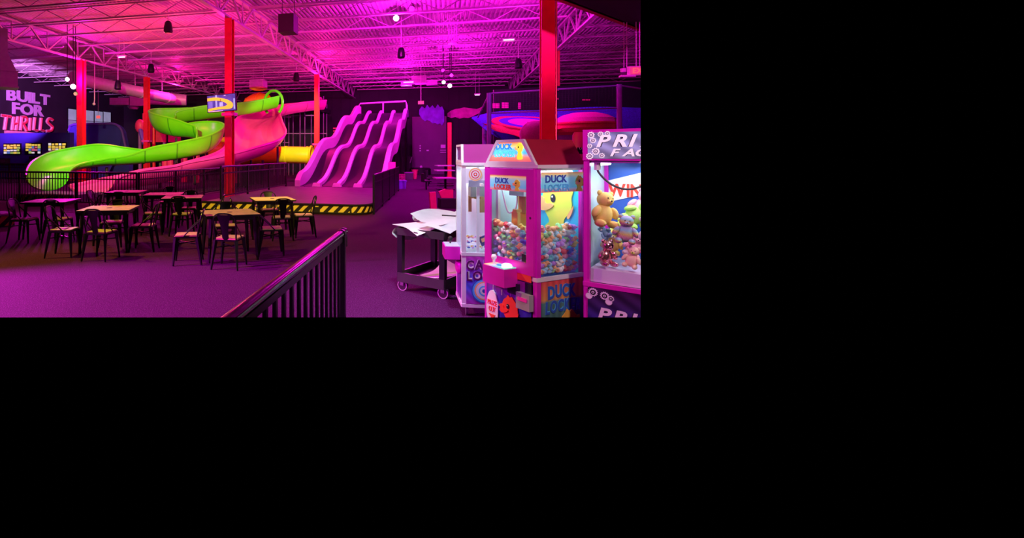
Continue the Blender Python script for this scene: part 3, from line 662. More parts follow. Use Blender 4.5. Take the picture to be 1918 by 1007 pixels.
# ------------------------------------------------------------------ tables and chairs
def make_table():
    t = thing('cafe_table', '', 'table')
    s = .44; MB().span((-s, -s, .735), (s, s, .765)).build('table_top', 'wood', t)
    b = MB()
    for a, c in (((-s - .005, -s - .005), (s + .005, -s)), ((-s - .005, s), (s + .005, s + .005)), ((-s - .005, -s), (-s, s)), ((s, -s), (s + .005, s))): b.span((*a, .73), (*c, .76))
    b.build('metal_edge', 'black_metal', t)
    b = MB()
    for a in (-.36, .36): b.span((-.36, a - .012, .67), (.36, a + .012, .735)).span((a - .012, -.36, .67), (a + .012, .36, .735))
    b.build('apron', 'black_metal', t)
    for x in (-1, 1):
        for y in (-1, 1): MB().bar((x * .40, y * .40, 0), (x * .355, y * .355, .735), .03, .03, 1.8).build('leg', 'black_metal', t)
    MB().lathe([(.0, .768), (.05, .768), (.05, .764)], n=10).build('centre_mark', 'black', t)
    return t
def make_chair():
    t = thing('cafe_chair', '', 'chair'); s = .175
    MB().span((-s, -s, .452), (s, s, .472)).build('seat', 'wood', t)
    MB().span((-s - .012, -s - .012, .425), (s + .012, s + .012, .452)).build('seat_rim', 'black_metal', t)
    for x in (-1, 1):
        for y in (-1, 1): MB().bar((x * .21, y * (.2 if y > 0 else .235), 0), (x * .165, y * .165, .44), .022, .022, 2.4).build('leg', 'black_metal', t)
    MB().tube(spline([(-.165, -.165, .44), (-.175, -.2, .62), (-.17, -.235, .78), (-.1, -.262, .845), (0, -.27, .855), (.1, -.262, .845), (.17, -.235, .78), (.175, -.2, .62), (.165, -.165, .44)], 4), .013, 6).build('back_tube', 'black_metal', t, True)
    MB().grid([[(-x, y, z), (0, y - .012, z), (x, y, z)] for z, y, x in ((.45, -.17, .05), (.6, -.205, .055), (.72, -.235, .075), (.84, -.262, .11))]).build('splat', 'black_metal', t, True)
    for x in (-1, 1): MB().tube([(x * .175, -.215, .7), (x * .18, -.06, .56), (x * .18, .05, .45)], .01, 6).build('side_brace', 'black_metal', t, True)
    MB().bar((-.18, -.18, .33), (.18, .18, .33), .012, .02).bar((.18, -.18, .335), (-.18, .18, .335), .012, .02).build('cross_brace', 'black_metal', t)
    return t
T0 = make_table(); C0 = make_chair()
def tpos(px, py):
    p = gr(px, py, .765); return (p.x, p.y, 0)
tabs = [((430, 397), 20, 'nearest wood-topped café table in the centre foreground, half yellow half pink lit'), ((205, 389), 8, 'large-looking wood-topped café table at the left foreground with four chairs'),
        ((343, 368), 10, 'wood-topped café table in front of the tall red column'), ((510, 371.5), 16, 'wood-topped café table beside the striped platform edge'),
        ((97, 375), 5, 'purple lit café table at the far left by the fence'), ((237, 358), 5, 'farthest café table close to the pink slide fence'), ((308, 362.5), 8, 'purple lit café table behind the centre row')]
for i, ((px, py), a, lab) in enumerate(tabs):
    if i == 0:
        T0.matrix_basis = Matrix.Translation(Vector(tpos(px, py))) @ Matrix.Rotation(R(a) + TH, 4, 'Z'); T0['label'] = lab; T0['group'] = 'café tables'
    else: dup(T0, tpos(px, py), R(a) + TH, lab, 'café tables')
chairs = [((430, 443), 80, 'black metal chair with pink lit seat, back to us, at the nearest table'), ((366, 436), 190, 'chair with yellowish seat turned away at the left of the nearest table'), ((422, 421), -80, 'chair on the far side of the nearest table, under its edge'),
          ((497, 426), 10, 'chair at the right of the nearest table with dim pink seat'), ((528, 405), 100, 'chair with orange lit seat on the near side of the table by the striped platform'), ((569, 401), 190, 'rightmost black chair beside the striped platform edge'),
          ((505, 391), -75, 'chair behind the table by the striped platform'), ((455, 404), 10, 'chair at the left of the table by the striped platform'), ((302, 396), 15, 'chair left of the table before the tall red column'),
          ((341, 399), 88, 'chair with its back to us at the table before the tall red column'), ((354, 388), -85, 'chair behind the table before the tall red column'), ((398, 397), 185, 'chair right of the table before the tall red column'),
          ((128, 427), 5, 'chair with bright magenta lit seat at the left foreground'), ((190, 432), 82, 'chair with its back to us at the left foreground table'), ((262, 420), 185, 'chair right of the left foreground table'),
          ((212, 414), -85, 'chair behind the left foreground table'), ((48, 408), 0, 'leftmost black chair by the striped pad'), ((110, 408), 85, 'dark chair with its back to us at the far left table'), ((160, 396), 190, 'chair right of the far left table'),
          ((187, 385), 0, 'chair left of the farthest table by the fence'), ((232, 388), 85, 'chair on the near side of the farthest table by the fence'), ((313, 377), -90, 'chair behind the purple lit table of the centre row')]
for i, ((px, py), a, lab) in enumerate(chairs):
    p = gr(px, py, .47); p.z = 0; rz = R(a - 90) + TH
    if i == 0: C0.matrix_basis = Matrix.Translation(p) @ Matrix.Rotation(rz, 4, 'Z'); C0['label'] = lab; C0['group'] = 'café chairs'
    else: dup(C0, p, rz, lab, 'café chairs')

# chairs stand clear of the tables: any chair whose back would meet a table top is drawn back from it
from mathutils.bvhtree import BVHTree
def shape(o):
    V, P = [], []
    for q in o.children:
        k = len(V); V += [o.matrix_basis @ v.co for v in q.data.vertices]; P += [[i + k for i in f.vertices] for f in q.data.polygons]
    return BVHTree.FromPolygons(V, P)
TB = [(q, shape(q)) for q in COL.objects if q.name.startswith('cafe_table')]
for q in [q for q in COL.objects if q.name.startswith('cafe_chair')]:
    for k in range(14):
        hit = [tb for tb, tr in TB if tr.overlap(shape(q))]
        if not hit: break
        away = q.matrix_basis.translation - hit[0].matrix_basis.translation; away.z = 0
        q.matrix_basis = Matrix.Translation(away.normalized() * .035) @ q.matrix_basis

# ------------------------------------------------------------------ service cart with drawings on it
fl, frt = C(.995, 6.45, 0), C(1.488, 6.03, 0); xa = (frt - fl); cw_ = xa.length; xa.normalize(); rz = math.atan2(xa.y, xa.x); cd = .95
t = thing('service_cart', 'black two-shelf service cart covered with paper sheets beside the claw machines', 'cart', fl, rz)
for x in (.03, cw_ - .03):
    for y in (.03, cd - .03): MB().span((x - .035, y - .035, .15), (x + .035, y + .035, .76)).build('corner_post', 'black_metal', t)
for z, nm in ((.14, 'lower_shelf'), (.74, 'upper_shelf')):
    b = MB(); b.span((0, 0, z), (cw_, cd, z + .02)); hh = .1 if z < .5 else .07
    b.span((0, -.01, z - .02), (cw_, .015, z + hh)).span((0, cd - .015, z - .02), (cw_, cd + .01, z + hh)).span((-.01, 0, z - .02), (.015, cd, z + hh)).span((cw_ - .015, 0, z - .02), (cw_ + .01, cd, z + hh)); b.build(nm, 'cart_black' if mat('cart_black', (.03, .028, .03), .4, 0, .15) else '', t)
for x in (.04, cw_ - .04):
    for y in (.06, cd - .06):
        wv = MB(); wv.lathe([(.0, -.018), (.065, -.018), (.068, -.01), (.068, .01), (.065, .018), (0, .018)], (x, y, .068), 18, Matrix.Rotation(R(90), 3, 'X') if x < .2 else Matrix.Rotation(R(90), 3, 'X') @ Matrix.Rotation(0, 3, 'Z'))
        o = wv.build('wheel', 'black', t, True); MB().lathe([(.058, -.02), (.07, -.02), (.07, .02), (.058, .02)], (x, y, .068), 18, Matrix.Rotation(R(90), 3, 'X')).build('tyre', 'grey', o, True)
        MB().span((x - .025, y - .03, .068), (x + .025, y - .022, .15)).span((x - .025, y + .022, .068), (x + .025, y + .03, .15)).build('caster_fork', 'chrome', t)
def sheet(label, pts, lift, mt='paper', group='paper sheets on the cart'):
    """paper sheet given by rows of cart-local points"""
    o = MB(); th = .004
    rows = [[Vector(p) for p in r] for r in pts]; P = [[Vector(p) for p in spline(r, 4)] for r in rows]
    cols = list(zip(*P)); cols = [spline(c, 4) for c in cols]; G = [list(map(Vector, r)) for r in zip(*cols)]
    o.grid(G); o.grid([[p - Vector((0, 0, th)) for p in r] for r in G], True)
    tt = thing('paper_sheet', label, 'paper', fl, rz, group); tt.matrix_basis = t.matrix_basis.copy(); o.build('sheet', mt, tt, True); return tt
zt = .83
sheet('white drawing sheet curling down over the left end of the cart', [[(-.04, .02, .68), (-.03, .45, .6), (-.02, .75, .72)], [(-.1, .02, .74), (-.12, .45, .72), (-.06, .8, .78)], [(.0, .06, zt), (.0, .5, zt), (.02, .9, zt)], [(.3, .08, zt), (.3, .5, zt), (.3, .9, zt)]], 0)
pr = sheet('printed drawing sheet hanging over the near edge of the cart', [[(-.1, .02, zt + .012), (.1, .45, zt + .02), (.2, .8, zt + .02)], [(.15, -.05, zt + .0), (.3, .4, zt + .025), (.4, .8, zt + .025)], [(.36, -.14, zt - .07), (.5, .3, zt + .02), (.6, .8, zt + .02)]], 0)
MB().box((.32, -.1, zt - .042), (.05, .035, .003), M=Matrix.Rotation(R(-30), 3, 'X')).build('title_block', 'dark_grey', pr)
sheet('large crumpled drawing sheet on top of the cart pile', [[(-.02, .35, zt + .13), (.0, .7, zt + .16), (.05, 1.0, zt + .14)], [(.2, .25, zt + .05), (.25, .6, zt + .07), (.3, 1.0, zt + .12)], [(.55, .1, zt + .05), (.6, .55, zt + .06), (.6, 1.0, zt + .06)]], 0)
sheet('folded drawing sheet at the right of the cart pile', [[(.3, .02, zt + .045), (.4, .5, zt + .09), (.35, .95, zt + .14)], [(.5, -.0, zt + .03), (.55, .5, zt + .085), (.6, .98, zt + .12)], [(.7, .05, zt - .03), (.72, .5, zt + .05), (.72, .95, zt + .06)]], 0)
rl = thing('paper_roll', 'rolled up pink lit drawing lying at the back left of the cart', 'paper roll', fl, rz); rl.matrix_basis = t.matrix_basis.copy()
MB().tube([(-.03, .5, zt + .06), (.02, .95, zt + .06)], .05, 14, cap=False).build('roll', 'paper', rl, True); MB().tube([(-.03, .5, zt + .06), (.02, .95, zt + .06)], .03, 12, cap=False).build('inner_turn', 'paper', rl, True)
sheet('white sheet lying on the lower shelf of the cart', [[(.15, .3, .17), (.2, .6, .19), (.2, .9, .3)], [(.4, .2, .19), (.42, .5, .2), (.42, .9, .22)], [(.63, .2, .25), (.63, .5, .22), (.63, .9, .2)]], 0)
pn = thing('pen', 'dark pen lying on the paper pile of the cart', 'pen', fl, rz); pn.matrix_basis = t.matrix_basis.copy()
MB().tube([(.34, .55, zt + .115), (.5, .62, zt + .11)], .008, 6).build('barrel', 'black', pn); MB().tube([(.5, .62, zt + .11), (.525, .63, zt + .109)], [.008, .002], 6).build('tip', 'chrome', pn)

# ------------------------------------------------------------------ claw machines
mat('art_red', (.85, .06, .04), .4, 0, .06); mat('art_yellow', (.92, .78, .1), .4, 0, .05); mat('art_orange', (.95, .5, .2), .4, 0, .05); mat('art_blue', (.04, .12, .55), .4, 0, .08); mat('art_sky', (.1, .55, .95), .4, 0, .05)
mat('art_white', (.85, .83, .88), .4, 0, .03); mat('art_dark', (.015, .012, .03), .4, 0, .05); mat('duck_yellow', (.82, .85, .08), .45, 0, .04); mat('art_purple', (.12, .02, .25), .4, 0, .1); mat('art_gold', (.9, .5, .08), .4, 0, .05); mat('cyan_board', (.02, .62, .92), .4, 0, .04)
mat('art_plum', (.1, .005, .12), .4, 0, .1); mat('led', (.9, .97, 1), .4, 0, 0, emit=6); mat('art_grey', (.3, .33, .42), .4, 0, .12, 9); mat('pale_blue', (.5, .62, .72), .35, 0, .06)
ramp_mat('duck_print', [(0, (.9, .12, .12)), (.22, (.95, .3, .2)), (.42, (.1, .65, .95)), (.62, (.15, .75, .95)), (.8, (.95, .85, .2)), (1, (.9, .15, .1))], 'Z', emit=.8)
ramp_mat('duck_print_in', [(0, (.8, .2, .2)), (.25, (.15, .65, .9)), (.7, (.3, .75, .9)), (.9, (.9, .8, .3)), (1, (.9, .3, .2))], 'Z', emit=.22)  # faint glow put in for cabinet light shining through the print
ramp_mat('duck_side', [(0, (.08, .22, .22)), (.5, (.12, .3, .28)), (.58, (.85, .4, .12)), (1, (.85, .08, .1))], 'Z', stripes=('Y', 2.2, .3))
ramp_mat('locker_print', [(0, (.04, .03, .5)), (.5, (.06, .04, .6)), (.75, (.25, .03, .4)), (1, (.4, .03, .35))], 'Z', stripes=('X', 1.6, .35))
ramp_mat('candy_print', [(0, (.45, .04, .5)), (.35, (.07, .14, .85)), (.6, (.14, .08, .75)), (1, (.6, .05, .55))], 'Z', stripes=('DIAGONAL', 3.5, .3))
ramp_mat('prize_print', [(0, (.04, .02, .3)), (.5, (.05, .02, .16)), (1, (.05, .01, .08))], 'Z', stripes=('DIAGONAL', 1.3, .6)); ramp_mat('prize_head', [(0, (.2, .22, .35)), (.5, (.3, .33, .6)), (1, (.16, .2, .4))], 'Z', emit=.6, stripes=('DIAGONAL', 1.2, .5))

class Face:
    """a flat printed face: origin, right and up directions in the machine's own axes"""
    def __init__(s, par, o, x, up): s.p = par; s.o = Vector(o); s.x = Vector(x).normalized(); s.u = Vector(up).normalized(); s.n = s.x.cross(s.u)
    def pt(s, u, v, k=0.): return s.o + s.x * u + s.u * v + s.n * k
    def poly(s, name, pts, m, k=.002, th=.003, parent=None):
        n = len(pts); b = MB(); b.add([s.pt(u, v, k) for u, v in pts] + [s.pt(u, v, k + th) for u, v in pts], [tuple(range(n))[::-1], tuple(range(n, 2 * n))] + [(i, (i + 1) % n, (i + 1) % n + n, i + n) for i in range(n)])
        return b.build(name, m, parent or s.p)
    def rect(s, name, u0, v0, u1, v1, m, k=.002, th=.003, parent=None): return s.poly(name, [(u0, v0), (u1, v0), (u1, v1), (u0, v1)], m, k, th, parent)
    def disc(s, name, u, v, r, m, k=.003, th=.003, n=20, ry=None, parent=None): return s.poly(name, [(u + r * math.cos(2 * math.pi * i / n), v + (ry or r) * math.sin(2 * math.pi * i / n)) for i in range(n)], m, k, th, parent)
    def gear(s, u, v, r, m, k=.003, teeth=12, hole=None):
        out = []
        for i in range(teeth * 4):
            a = 2 * math.pi * i / (teeth * 4); rr = r * (1 if i % 4 in (0, 1) else .82); out.append((u + rr * math.cos(a), v + rr * math.sin(a)))
        g = s.poly('gear_print', out, m, k); 
        if hole: s.disc('gear_ring', u, v, r * .6, hole, k + .003, .002, parent=g); s.disc('gear_hub', u, v, r * .3, m, k + .005, .002, parent=g); s.disc('gear_eye', u, v, r * .14, hole, k + .007, .002, parent=g, n=10)
    def text(s, string, u, v, wd, h, m, k=.006, ext=.003, off=.02, shear=0., arc=0., gap=.06): write(s.p, string, s.pt(u, v, k), s.x, s.u, wd, h, m, ext, off, shear, gap=gap, arc=arc)
    def duck(s, u, v, r, m, flip=1, k=.004, bodyto=-1.5, beak='art_orange'):
        def sp(P): return [tuple(p) for p in spline([(u + flip * a * r, v + c * r) for a, c in P], 4)]
        hd = s.poly('duck_head', sp([(-.55, -1.0), (-.9, -.45), (-.95, .15), (-.8, .6), (-.4, .95), (-.25, 1.18), (.0, 1.0), (.25, 1.12), (.45, .92), (.8, .6), (1.08, .62), (.97, .2), (1.0, -.2), (.85, -.65), (.55, -.95), (.5, -1.25), (.75, bodyto), (-.75, bodyto), (-.5, -1.25), (-.55, -1.0)]), m, k, .008)
        s.poly('duck_wing', sp([(1.0, -.35), (1.12, -.2), (1.02, -.6), (.8, -.95), (.72, -.8), (1.0, -.35)]), beak, k + .003, .008, hd)
        s.poly('duck_beak', sp([(-.78, .08), (-1.05, .2), (-1.28, .0), (-1.1, -.2), (-1.2, -.42), (-.95, -.62), (-.5, -.55), (-.15, -.3), (-.3, -.18), (-.7, -.2), (-.78, .08)]), beak, k + .006, .014, hd)
        s.disc('duck_eye', u - flip * .2 * r, v + .12 * r, .17 * r, 'art_dark', k + .012, .003, ry=.24 * r, parent=hd); s.disc('eye_glint', u - flip * .24 * r, v + .2 * r, .06 * r, 'art_white', k + .016, .002, n=10, parent=hd)
        return hd

def cabinet(t, W, D, zb, zr, body, post='pink_metal', bar='trim_white', light=14, lcol=(.85, .95, 1), back='cyan_board', left='pale_blue'):
    p = .045
    for x in (0, W - p):
        for y in (0, D - p): MB().span((x, y, .1), (x + p, y + p, zr)).build('corner_post', post, t)
    MB().span((.01, .01, .1), (W - .01, D - .01, zb)).build('base_cabinet', body, t)
    for z, nm in ((zb, 'sill_bar'), (.1, 'bottom_bar')):
        MB().span((W - .02, 0, z), (W + .006, D, z + .035)).build(nm, bar, t); MB().span((0, -.006, z), (W, .02, z + .035)).build(nm, bar, t); MB().span((-.006, 0, z), (.02, D, z + .035)).build(nm, bar, t)
    MB().span((.01, D - .02, zb), (W - .01, D - .005, zr)).build('back_board', back, t); MB().span((.005, .03, zb), (.012, D - .03, zr)).build('side_board', left, t)
    MB().span((.02, .02, zr - .02), (W - .02, D - .02, zr)).build('inner_ceiling', 'white', t)
    MB().span((W - .012, p, zb + .03), (W - .006, D - p, zr - .02)).build('side_glass', 'glass', t)
    for x in (.07, W - .07): MB().tube([(x, .1, zr - .035), (x, D - .1, zr - .035)], .012, 6).build('light_tube', 'led', t)
    MB().span((-.004, -.004, zr), (W + .012, D + .004, zr + .03)).build('rim', bar, t)
    for x in (.06, W - .06):
        for y in (.06, D - .06): MB().lathe([(0, -.012), (.045, -.012), (.045, .012), (0, .012)], (x, y, .045), 14, Matrix.Rotation(R(90), 3, 'X')).build('caster', 'dark_grey', t, True)
    l = bpy.data.lights.new('cabinet_light', 'AREA'); l.shape = 'RECTANGLE'; l.size = W * .7; l.size_y = D * .7; l.energy = light; l.color = lcol
    o = bpy.data.objects.new('cabinet_light', l); COL.objects.link(o); o.parent = t; o.location = (W / 2, D / 2, zr - .06)
def crown(t, W, D, z, h, inset, front, side='crown_red', frame='trim_white'):
    tr = [(0.01, z), (W - .01, z), (W - inset, z + h), (inset * 1.05, z + h)]
    b = MB(); b.add([(x, .02, q) for x, q in tr] + [(x, D, q) for x, q in tr], [(3, 2, 1, 0), (4, 5, 6, 7), (1, 2, 6, 5), (0, 4, 7, 3), (2, 3, 7, 6), (0, 1, 5, 4)]); b.build('roof_hood', side, t)
    w_ = .03
    def off(q, s_): return [(q[0][0] + s_ * 1.5, q[0][1] + s_ * .9), (q[1][0] - s_ * 1.5, q[1][1] + s_ * .9), (q[2][0] - s_ * .75, q[2][1] - s_ * .8), (q[3][0] + s_ * .75, q[3][1] - s_ * .8)]
    inn = off(tr, w_); b = MB()
    for y in (-.005, .025): b.v += [Vector((x, y, q)) for x, q in tr + inn]
    fs = []
    for i in range(4):
        j = (i + 1) % 4; fs += [(i, j, 4 + j, 4 + i), (8 + i, 12 + i, 12 + j, 8 + j), (i, 8 + i, 8 + j, j), (4 + i, 4 + j, 12 + j, 12 + i)]
    b.f = fs; b.m = [0] * len(fs); b.build('sign_frame', frame, t)
    MB().poly(inn, .012, c=(0, .02, 0)).build('sign_panel', front, t); return inn
def claw(t, x, y, ztop, zc, s=1., m='gold'):
    MB().box((x, y, ztop - .07), (.16 * s, .16 * s, .12 * s)).build('claw_motor', 'grey', t); MB().span((.03, y - .015, ztop - .01), (x * 2, y + .015, ztop + .02)).build('claw_gantry', 'white', t)
    MB().lathe([(0, .22 * s), (.045 * s, .21 * s), (.045 * s, .02), (0, 0)], (x, y, zc), 12).build('claw_shaft', m, t, True)
    b = MB()
    for i in range(3):
        a = i * 2 * math.pi / 3 + .4; c_, s_ = math.cos(a), math.sin(a); M = Matrix.Rotation(a, 3, 'Z')
        b.box(Vector((x, y, zc - .045 * s)) + M @ Vector((.075 * s, 0, 0)), (.03 * s, .075 * s, .13 * s), M=M); b.box(Vector((x, y, zc + .03 * s)) + M @ Vector((.045 * s, 0, 0)), (.09 * s, .05 * s, .025 * s), M=M)
    b.build('claw_fingers', m, t)

# toys -------------------------------------------------------------
TC = {'pink': (.95, .35, .5), 'pale blue': (.35, .7, .95), 'white': (.9, .88, .9), 'yellow': (.95, .75, .15), 'orange': (.95, .45, .2), 'green': (.3, .75, .3), 'deep blue': (.08, .18, .75), 'violet': (.55, .25, .8), 'red': (.85, .08, .12), 'teal': (.1, .5, .55)}
TOY = {}
for n_, c_ in TC.items(): mat('toy_' + n_, c_, .55, 0, .12, 30)
for n_, c_ in TC.items():
    b = MB(); b.ball((0, 0, 0), (.033, .028, .028), 9, 6); b.ball((.022, 0, .026), .022, 9, 6); b.mi = 1; b.ball((.046, 0, .024), (.011, .012, .006), 6, 4); b.mi = 0; b.ball((-.03, 0, .012), (.014, .01, .01), 6, 4)
    TOY[n_] = b.mesh('toy_body', ['toy_' + n_, 'toy_orange' if n_ != 'orange' else 'toy_' + n_], True, 60) if n_ != 'pink' else None
b = MB(); b.ball((0, 0, 0), (.033, .028, .028), 9, 6); b.ball((.022, 0, .026), .022, 9, 6); TOY['pink'] = b.mesh('toy_body', 'toy_pink', True, 60)
rt = random.Random(3)
def toy(name, label, cat, grp, me, M, p, s):
    o = link(name, me); o.matrix_basis = M @ Matrix.Translation(p) @ Matrix.Rotation(rt.uniform(0, 6.3), 4, 'Z') @ Matrix.Rotation(rt.uniform(-1.2, 1.2), 4, 'X') @ Matrix.Scale(s, 4)
    return tag(o, label, cat, grp)
names = list(TC)
def pick(): return rt.choice(names + ['pale blue', 'pink', 'white', 'orange'])

# ---- yellow duck machine
W, D = .634, .6; A = C(1.596, 4.87, 0); rzd = math.atan2(-.915, .405) + TH
t = thing('claw_machine', 'claw machine with yellow duck backdrop and DUCK LOCKER print, centre of the three', 'claw machine', A, rzd, 'claw machines')
MD = t.matrix_basis.copy(); zb, zr = .655, 1.63
cabinet(t, W, D, zb, zr, 'art_purple', light=4.5)
inn = crown(t, W, D, zr + .03, .225, .15, 'duck_print')
f = Face(t, (0, .008, 0), (1, 0, 0), (0, 0, 1))
mat('lit_blue', (.02, .3, .95), .4, 0, .05, emit=.8); mat('lit_cyan', (.1, .7, 1), .4, 0, .05, emit=.8); mat('lit_yellow', (.9, .85, .05), .4, 0, .05, emit=.8); mat('lit_orange', (.95, .6, .2), .4, 0, .05, emit=.7)
f.text('DUCK', .15, zr + .165, .2, .055, 'lit_blue', .004, off=.03); f.text('LOCKER', .13, zr + .095, .25, .055, 'lit_cyan', .004, off=.03); f.duck(.44, zr + .18, .036, 'lit_yellow', 1, bodyto=-2.8, beak='lit_orange')
fr = Face(t, (0, -.012, 0), (1, 0, 0), (0, 0, 1))
# door with window
b = MB(); x0, x1, z0, z1 = .02, W - .02, .70, zr - .01; i0, i1, j0, j1 = .09, W - .1, .80, zr - .07
for a, c in (((x0, z0), (x1, j0)), ((x0, j1), (x1, z1)), ((x0, j0), (i0, j1)), ((i1, j0), (x1, j1))): b.span((a[0], -.02, a[1]), (c[0], .0, c[1]))
dr = b.build('door', 'pink_metal', t); MB().span((i0, -.012, j0), (i1, -.008, j1)).build('door_glass', 'glass', dr)
MB().lathe([(0, -.02), (.012, -.02), (.012, 0), (0, 0)], (W - .055, -.02, 1.2), 10, Matrix.Rotation(R(90), 3, 'X')).build('door_lock', 'black', dr)
fr.rect('window_header', i0, 1.42, i1, j1, 'duck_print_in', .002); fr.text('DUCK', i0 + .07, 1.485, .17, .05, 'art_blue', .006, off=.03); fr.text('LOCKER', i0 + .06, 1.43, .21, .045, 'art_red', .006, off=.03); fr.duck(i0 + .34, 1.49, .032, 'duck_yellow', 1, bodyto=-1.9)
fr.rect('notice_sticker', i1 - .05, j0 + .01, i1 - .005, j0 + .075, 'art_dark', .006)
# control box, prize parts
fr.rect('control_backing', .03, .64, W - .05, .70, 'art_red', .0, .006)
b = MB(); b.span((.16, -.17, .575), (.43, -.01, .735)); b.build('control_box', 'pink_metal', t)
ramp_mat('led_top', [(0, (.95, .45, .15)), (.5, (.3, .6, .95)), (1, (.15, .85, .45))], 'X', emit=.5)
MB().span((.17, -.16, .735), (.42, -.02, .742)).build('control_top', 'led_top', t); MB().tube([(.22, -.09, .74), (.22, -.09, .79)], .012, 8).build('joystick_shaft', 'white', t); MB().ball((.22, -.09, .805), .026).build('joystick_knob', 'white', t, True)
MB().lathe([(.045, 0), (.045, .02), (.03, .03), (0, .032)], (.37, -.08, .742), 14).build('push_button', 'tube_glow', t, True); MB().lathe([(.04, 0), (.04, .008), (0, .01)], (.3, -.08, .742), 14).build('display', 'art_sky', t, True)
fr.rect('front_print', .04, .12, W - .05, .63, 'locker_print', .0); 
for i in range(4): fr.rect('locker_slot', .13 + .11 * i, .47 - .02 * (i % 2), .135 + .11 * i, .52 - .02 * (i % 2), 'art_white', .004, .002)
fr.rect('bill_slot', .33, .50, .46, .60, 'art_dark', .004, .02); MB().box((.53, -.035, .47), (.15, .05, .14)).build('coin_door', 'grey', t); MB().box((.53, -.064, .49), (.1, .01, .03)).build('coin_slot', 'pink', t)
fr.rect('side_label', .52, .53, .59, .63, 'art_dark', .004, .004)
fr.poly('prize_flap', [(.07 + .09 * math.cos(a) * .85 + .06, .30 + .17 * math.sin(a)) for a in [2 * math.pi * i / 24 for i in range(24)]], 'art_white', .006, .012)
fr.text('PRIZE', .075, .33, .12, .045, 'art_red', .02, off=.01); fr.text('OUT', .09, .27, .09, .045, 'art_red', .02, off=.01); fr.poly('arrow_print', [(.09, .245), (.18, .245), (.135, .2)], 'art_red', .02)
fr.duck(.35, .36, .095, 'art_red', 1, .008, bodyto=-2.2, beak='art_red')
# right side
fs_ = Face(t, (W + .002, 0, 0), (0, 1, 0), (0, 0, 1))
fs_.rect('side_header', .045, 1.42, D - .045, zr - .035, 'duck_print_in', .0); fs_.text('DUCK', .09, 1.505, .26, .065, 'art_blue', .004, off=.03); fs_.text('LOCKER', .08, 1.43, .3, .06, 'art_sky', .004, off=.03); fs_.duck(.5, 1.51, .045, 'duck_yellow', 1, bodyto=-1.9)
fs_.rect('side_print', .045, .14, D - .045, zb - .005, 'duck_side', .0)
for wd_, m_, k_ in ((.06, 'art_sky', .003), (.03, 'art_blue', .006)):
    fs_.text('DUCK', .12, .49, .34, .115, m_, k_, off=wd_, shear=.0, arc=.1, ext=.002); fs_.text('LOCKER', .09, .365, .43, .11, m_, k_, off=wd_, shear=.1, ext=.002, arc=.1)
fs_.duck(.37, .25, .12, 'art_gold', 1, .008, beak='art_red', bodyto=-1.1)
bk = Face(t, (0, D - .022, 0), (1, 0, 0), (0, 0, 1)); bk.duck(.34, 1.31, .17, 'duck_yellow', 1, .004, bodyto=-1.6); bk.rect('grey_vent', .5 - .45, 1.34, .15, 1.42, 'art_grey', .002)
for x in (.04, .32): MB().span((x, .1 if x < .1 else D - .06, zb), (x + .03, .13 if x < .1 else D - .03, zr)).build('guide_post', 'white', t) if x < .1 else None
claw(t, .27, .22, 1.5, 1.19, 1.1); MB().tube(spline([(.1, .12, 1.42), (.14, .16, 1.2), (.2, .2, 1.25), (.22, .2, 1.42)], 5), .008, 6).build('claw_cable', 'white', t)
MB().span((.02, .02, zb + .001), (W - .02, D - .03, zb + .02)).build('toy_tray', 'navy', t)
def top_h(x, y): return .98 + .12 * (x / W) * (y / D) + .05 * math.sin(9 * x + 4 * y)
spots = []
for iz in range(8):
    for iy in range(10): spots.append((W - .05, .065 + iy * .052 + .02 * (iz % 2), zb + .06 + iz * .05))
    for ix in range(9): spots.append((.07 + ix * .057 + .02 * (iz % 2), .05, zb + .06 + iz * .05))
for ix in range(7):
    for iy in range(7): spots.append((.09 + ix * .075, .08 + iy * .068, None))
PT = []
for x, y, z in spots:
    x += rt.uniform(-.008, .008); y += rt.uniform(-.01, .01); hz = top_h(x, y)
    if z is None: z = hz + rt.uniform(-.02, .02)
    elif z > hz: continue
    PT.append([x, y, z])
import numpy as np
PT = np.array(PT); lo, hi = np.array([.085, .06, zb + .065]), np.array([W - .066, D - .085, 1.09])     # settle the pile: push touching toys apart inside the glass
for k in range(60):
    df = PT[:, None] - PT[None]; ds = np.linalg.norm(df, axis=2) + np.eye(len(PT)); pen = np.clip(.069 - ds, 0, None) * (1 - np.eye(len(PT)))
    PT = np.clip(PT + (df / ds[..., None] * pen[..., None] * .5).sum(1), lo, hi)
for x, y, z in PT:
    n_ = pick(); toy('toy_duck', 'small %s toy in the pile inside the duck claw machine' % n_, 'toy', n_ + ' toys in the duck machine', TOY[n_], MD, Vector((x, y, z)), rt.uniform(.8, .98))

# ---- candy machine behind it, seen from its side
Wc, Dc = .5, .6; yx, yy = .989, -.148; B_ = C(1.531, 5.43, 0); xv = Vector((yy, -yx)); Ac = C(1.531 - xv.x * Wc, 5.43 - xv.y * Wc, 0); rzc = math.atan2(xv.y, xv.x) + TH
t = thing('claw_machine', 'claw machine with CANDY LOCKER print and lollipop side, partly hidden by the duck machine', 'claw machine', Ac, rzc, 'claw machines')
cabinet(t, Wc, Dc, zb, zr, 'art_purple', post='trim_white', light=4, back='pale_blue', left='white', lcol=(.8, .92, 1)); crown(t, Wc, Dc, zr + .03, .2, .03, 'art_purple', side='crown_pink' if mat('crown_pink', (.36, .01, .24), .45, 0, .06) else '')
MB().span((.03, -.012, zb + .06), (Wc - .03, -.006, zr - .03)).build('front_glass', 'glass', t)
fs_ = Face(t, (Wc + .002, 0, 0), (0, 1, 0), (0, 0, 1))
fs_.rect('side_header', .045, 1.44, Dc - .045, zr - .03, 'art_white', .0); 
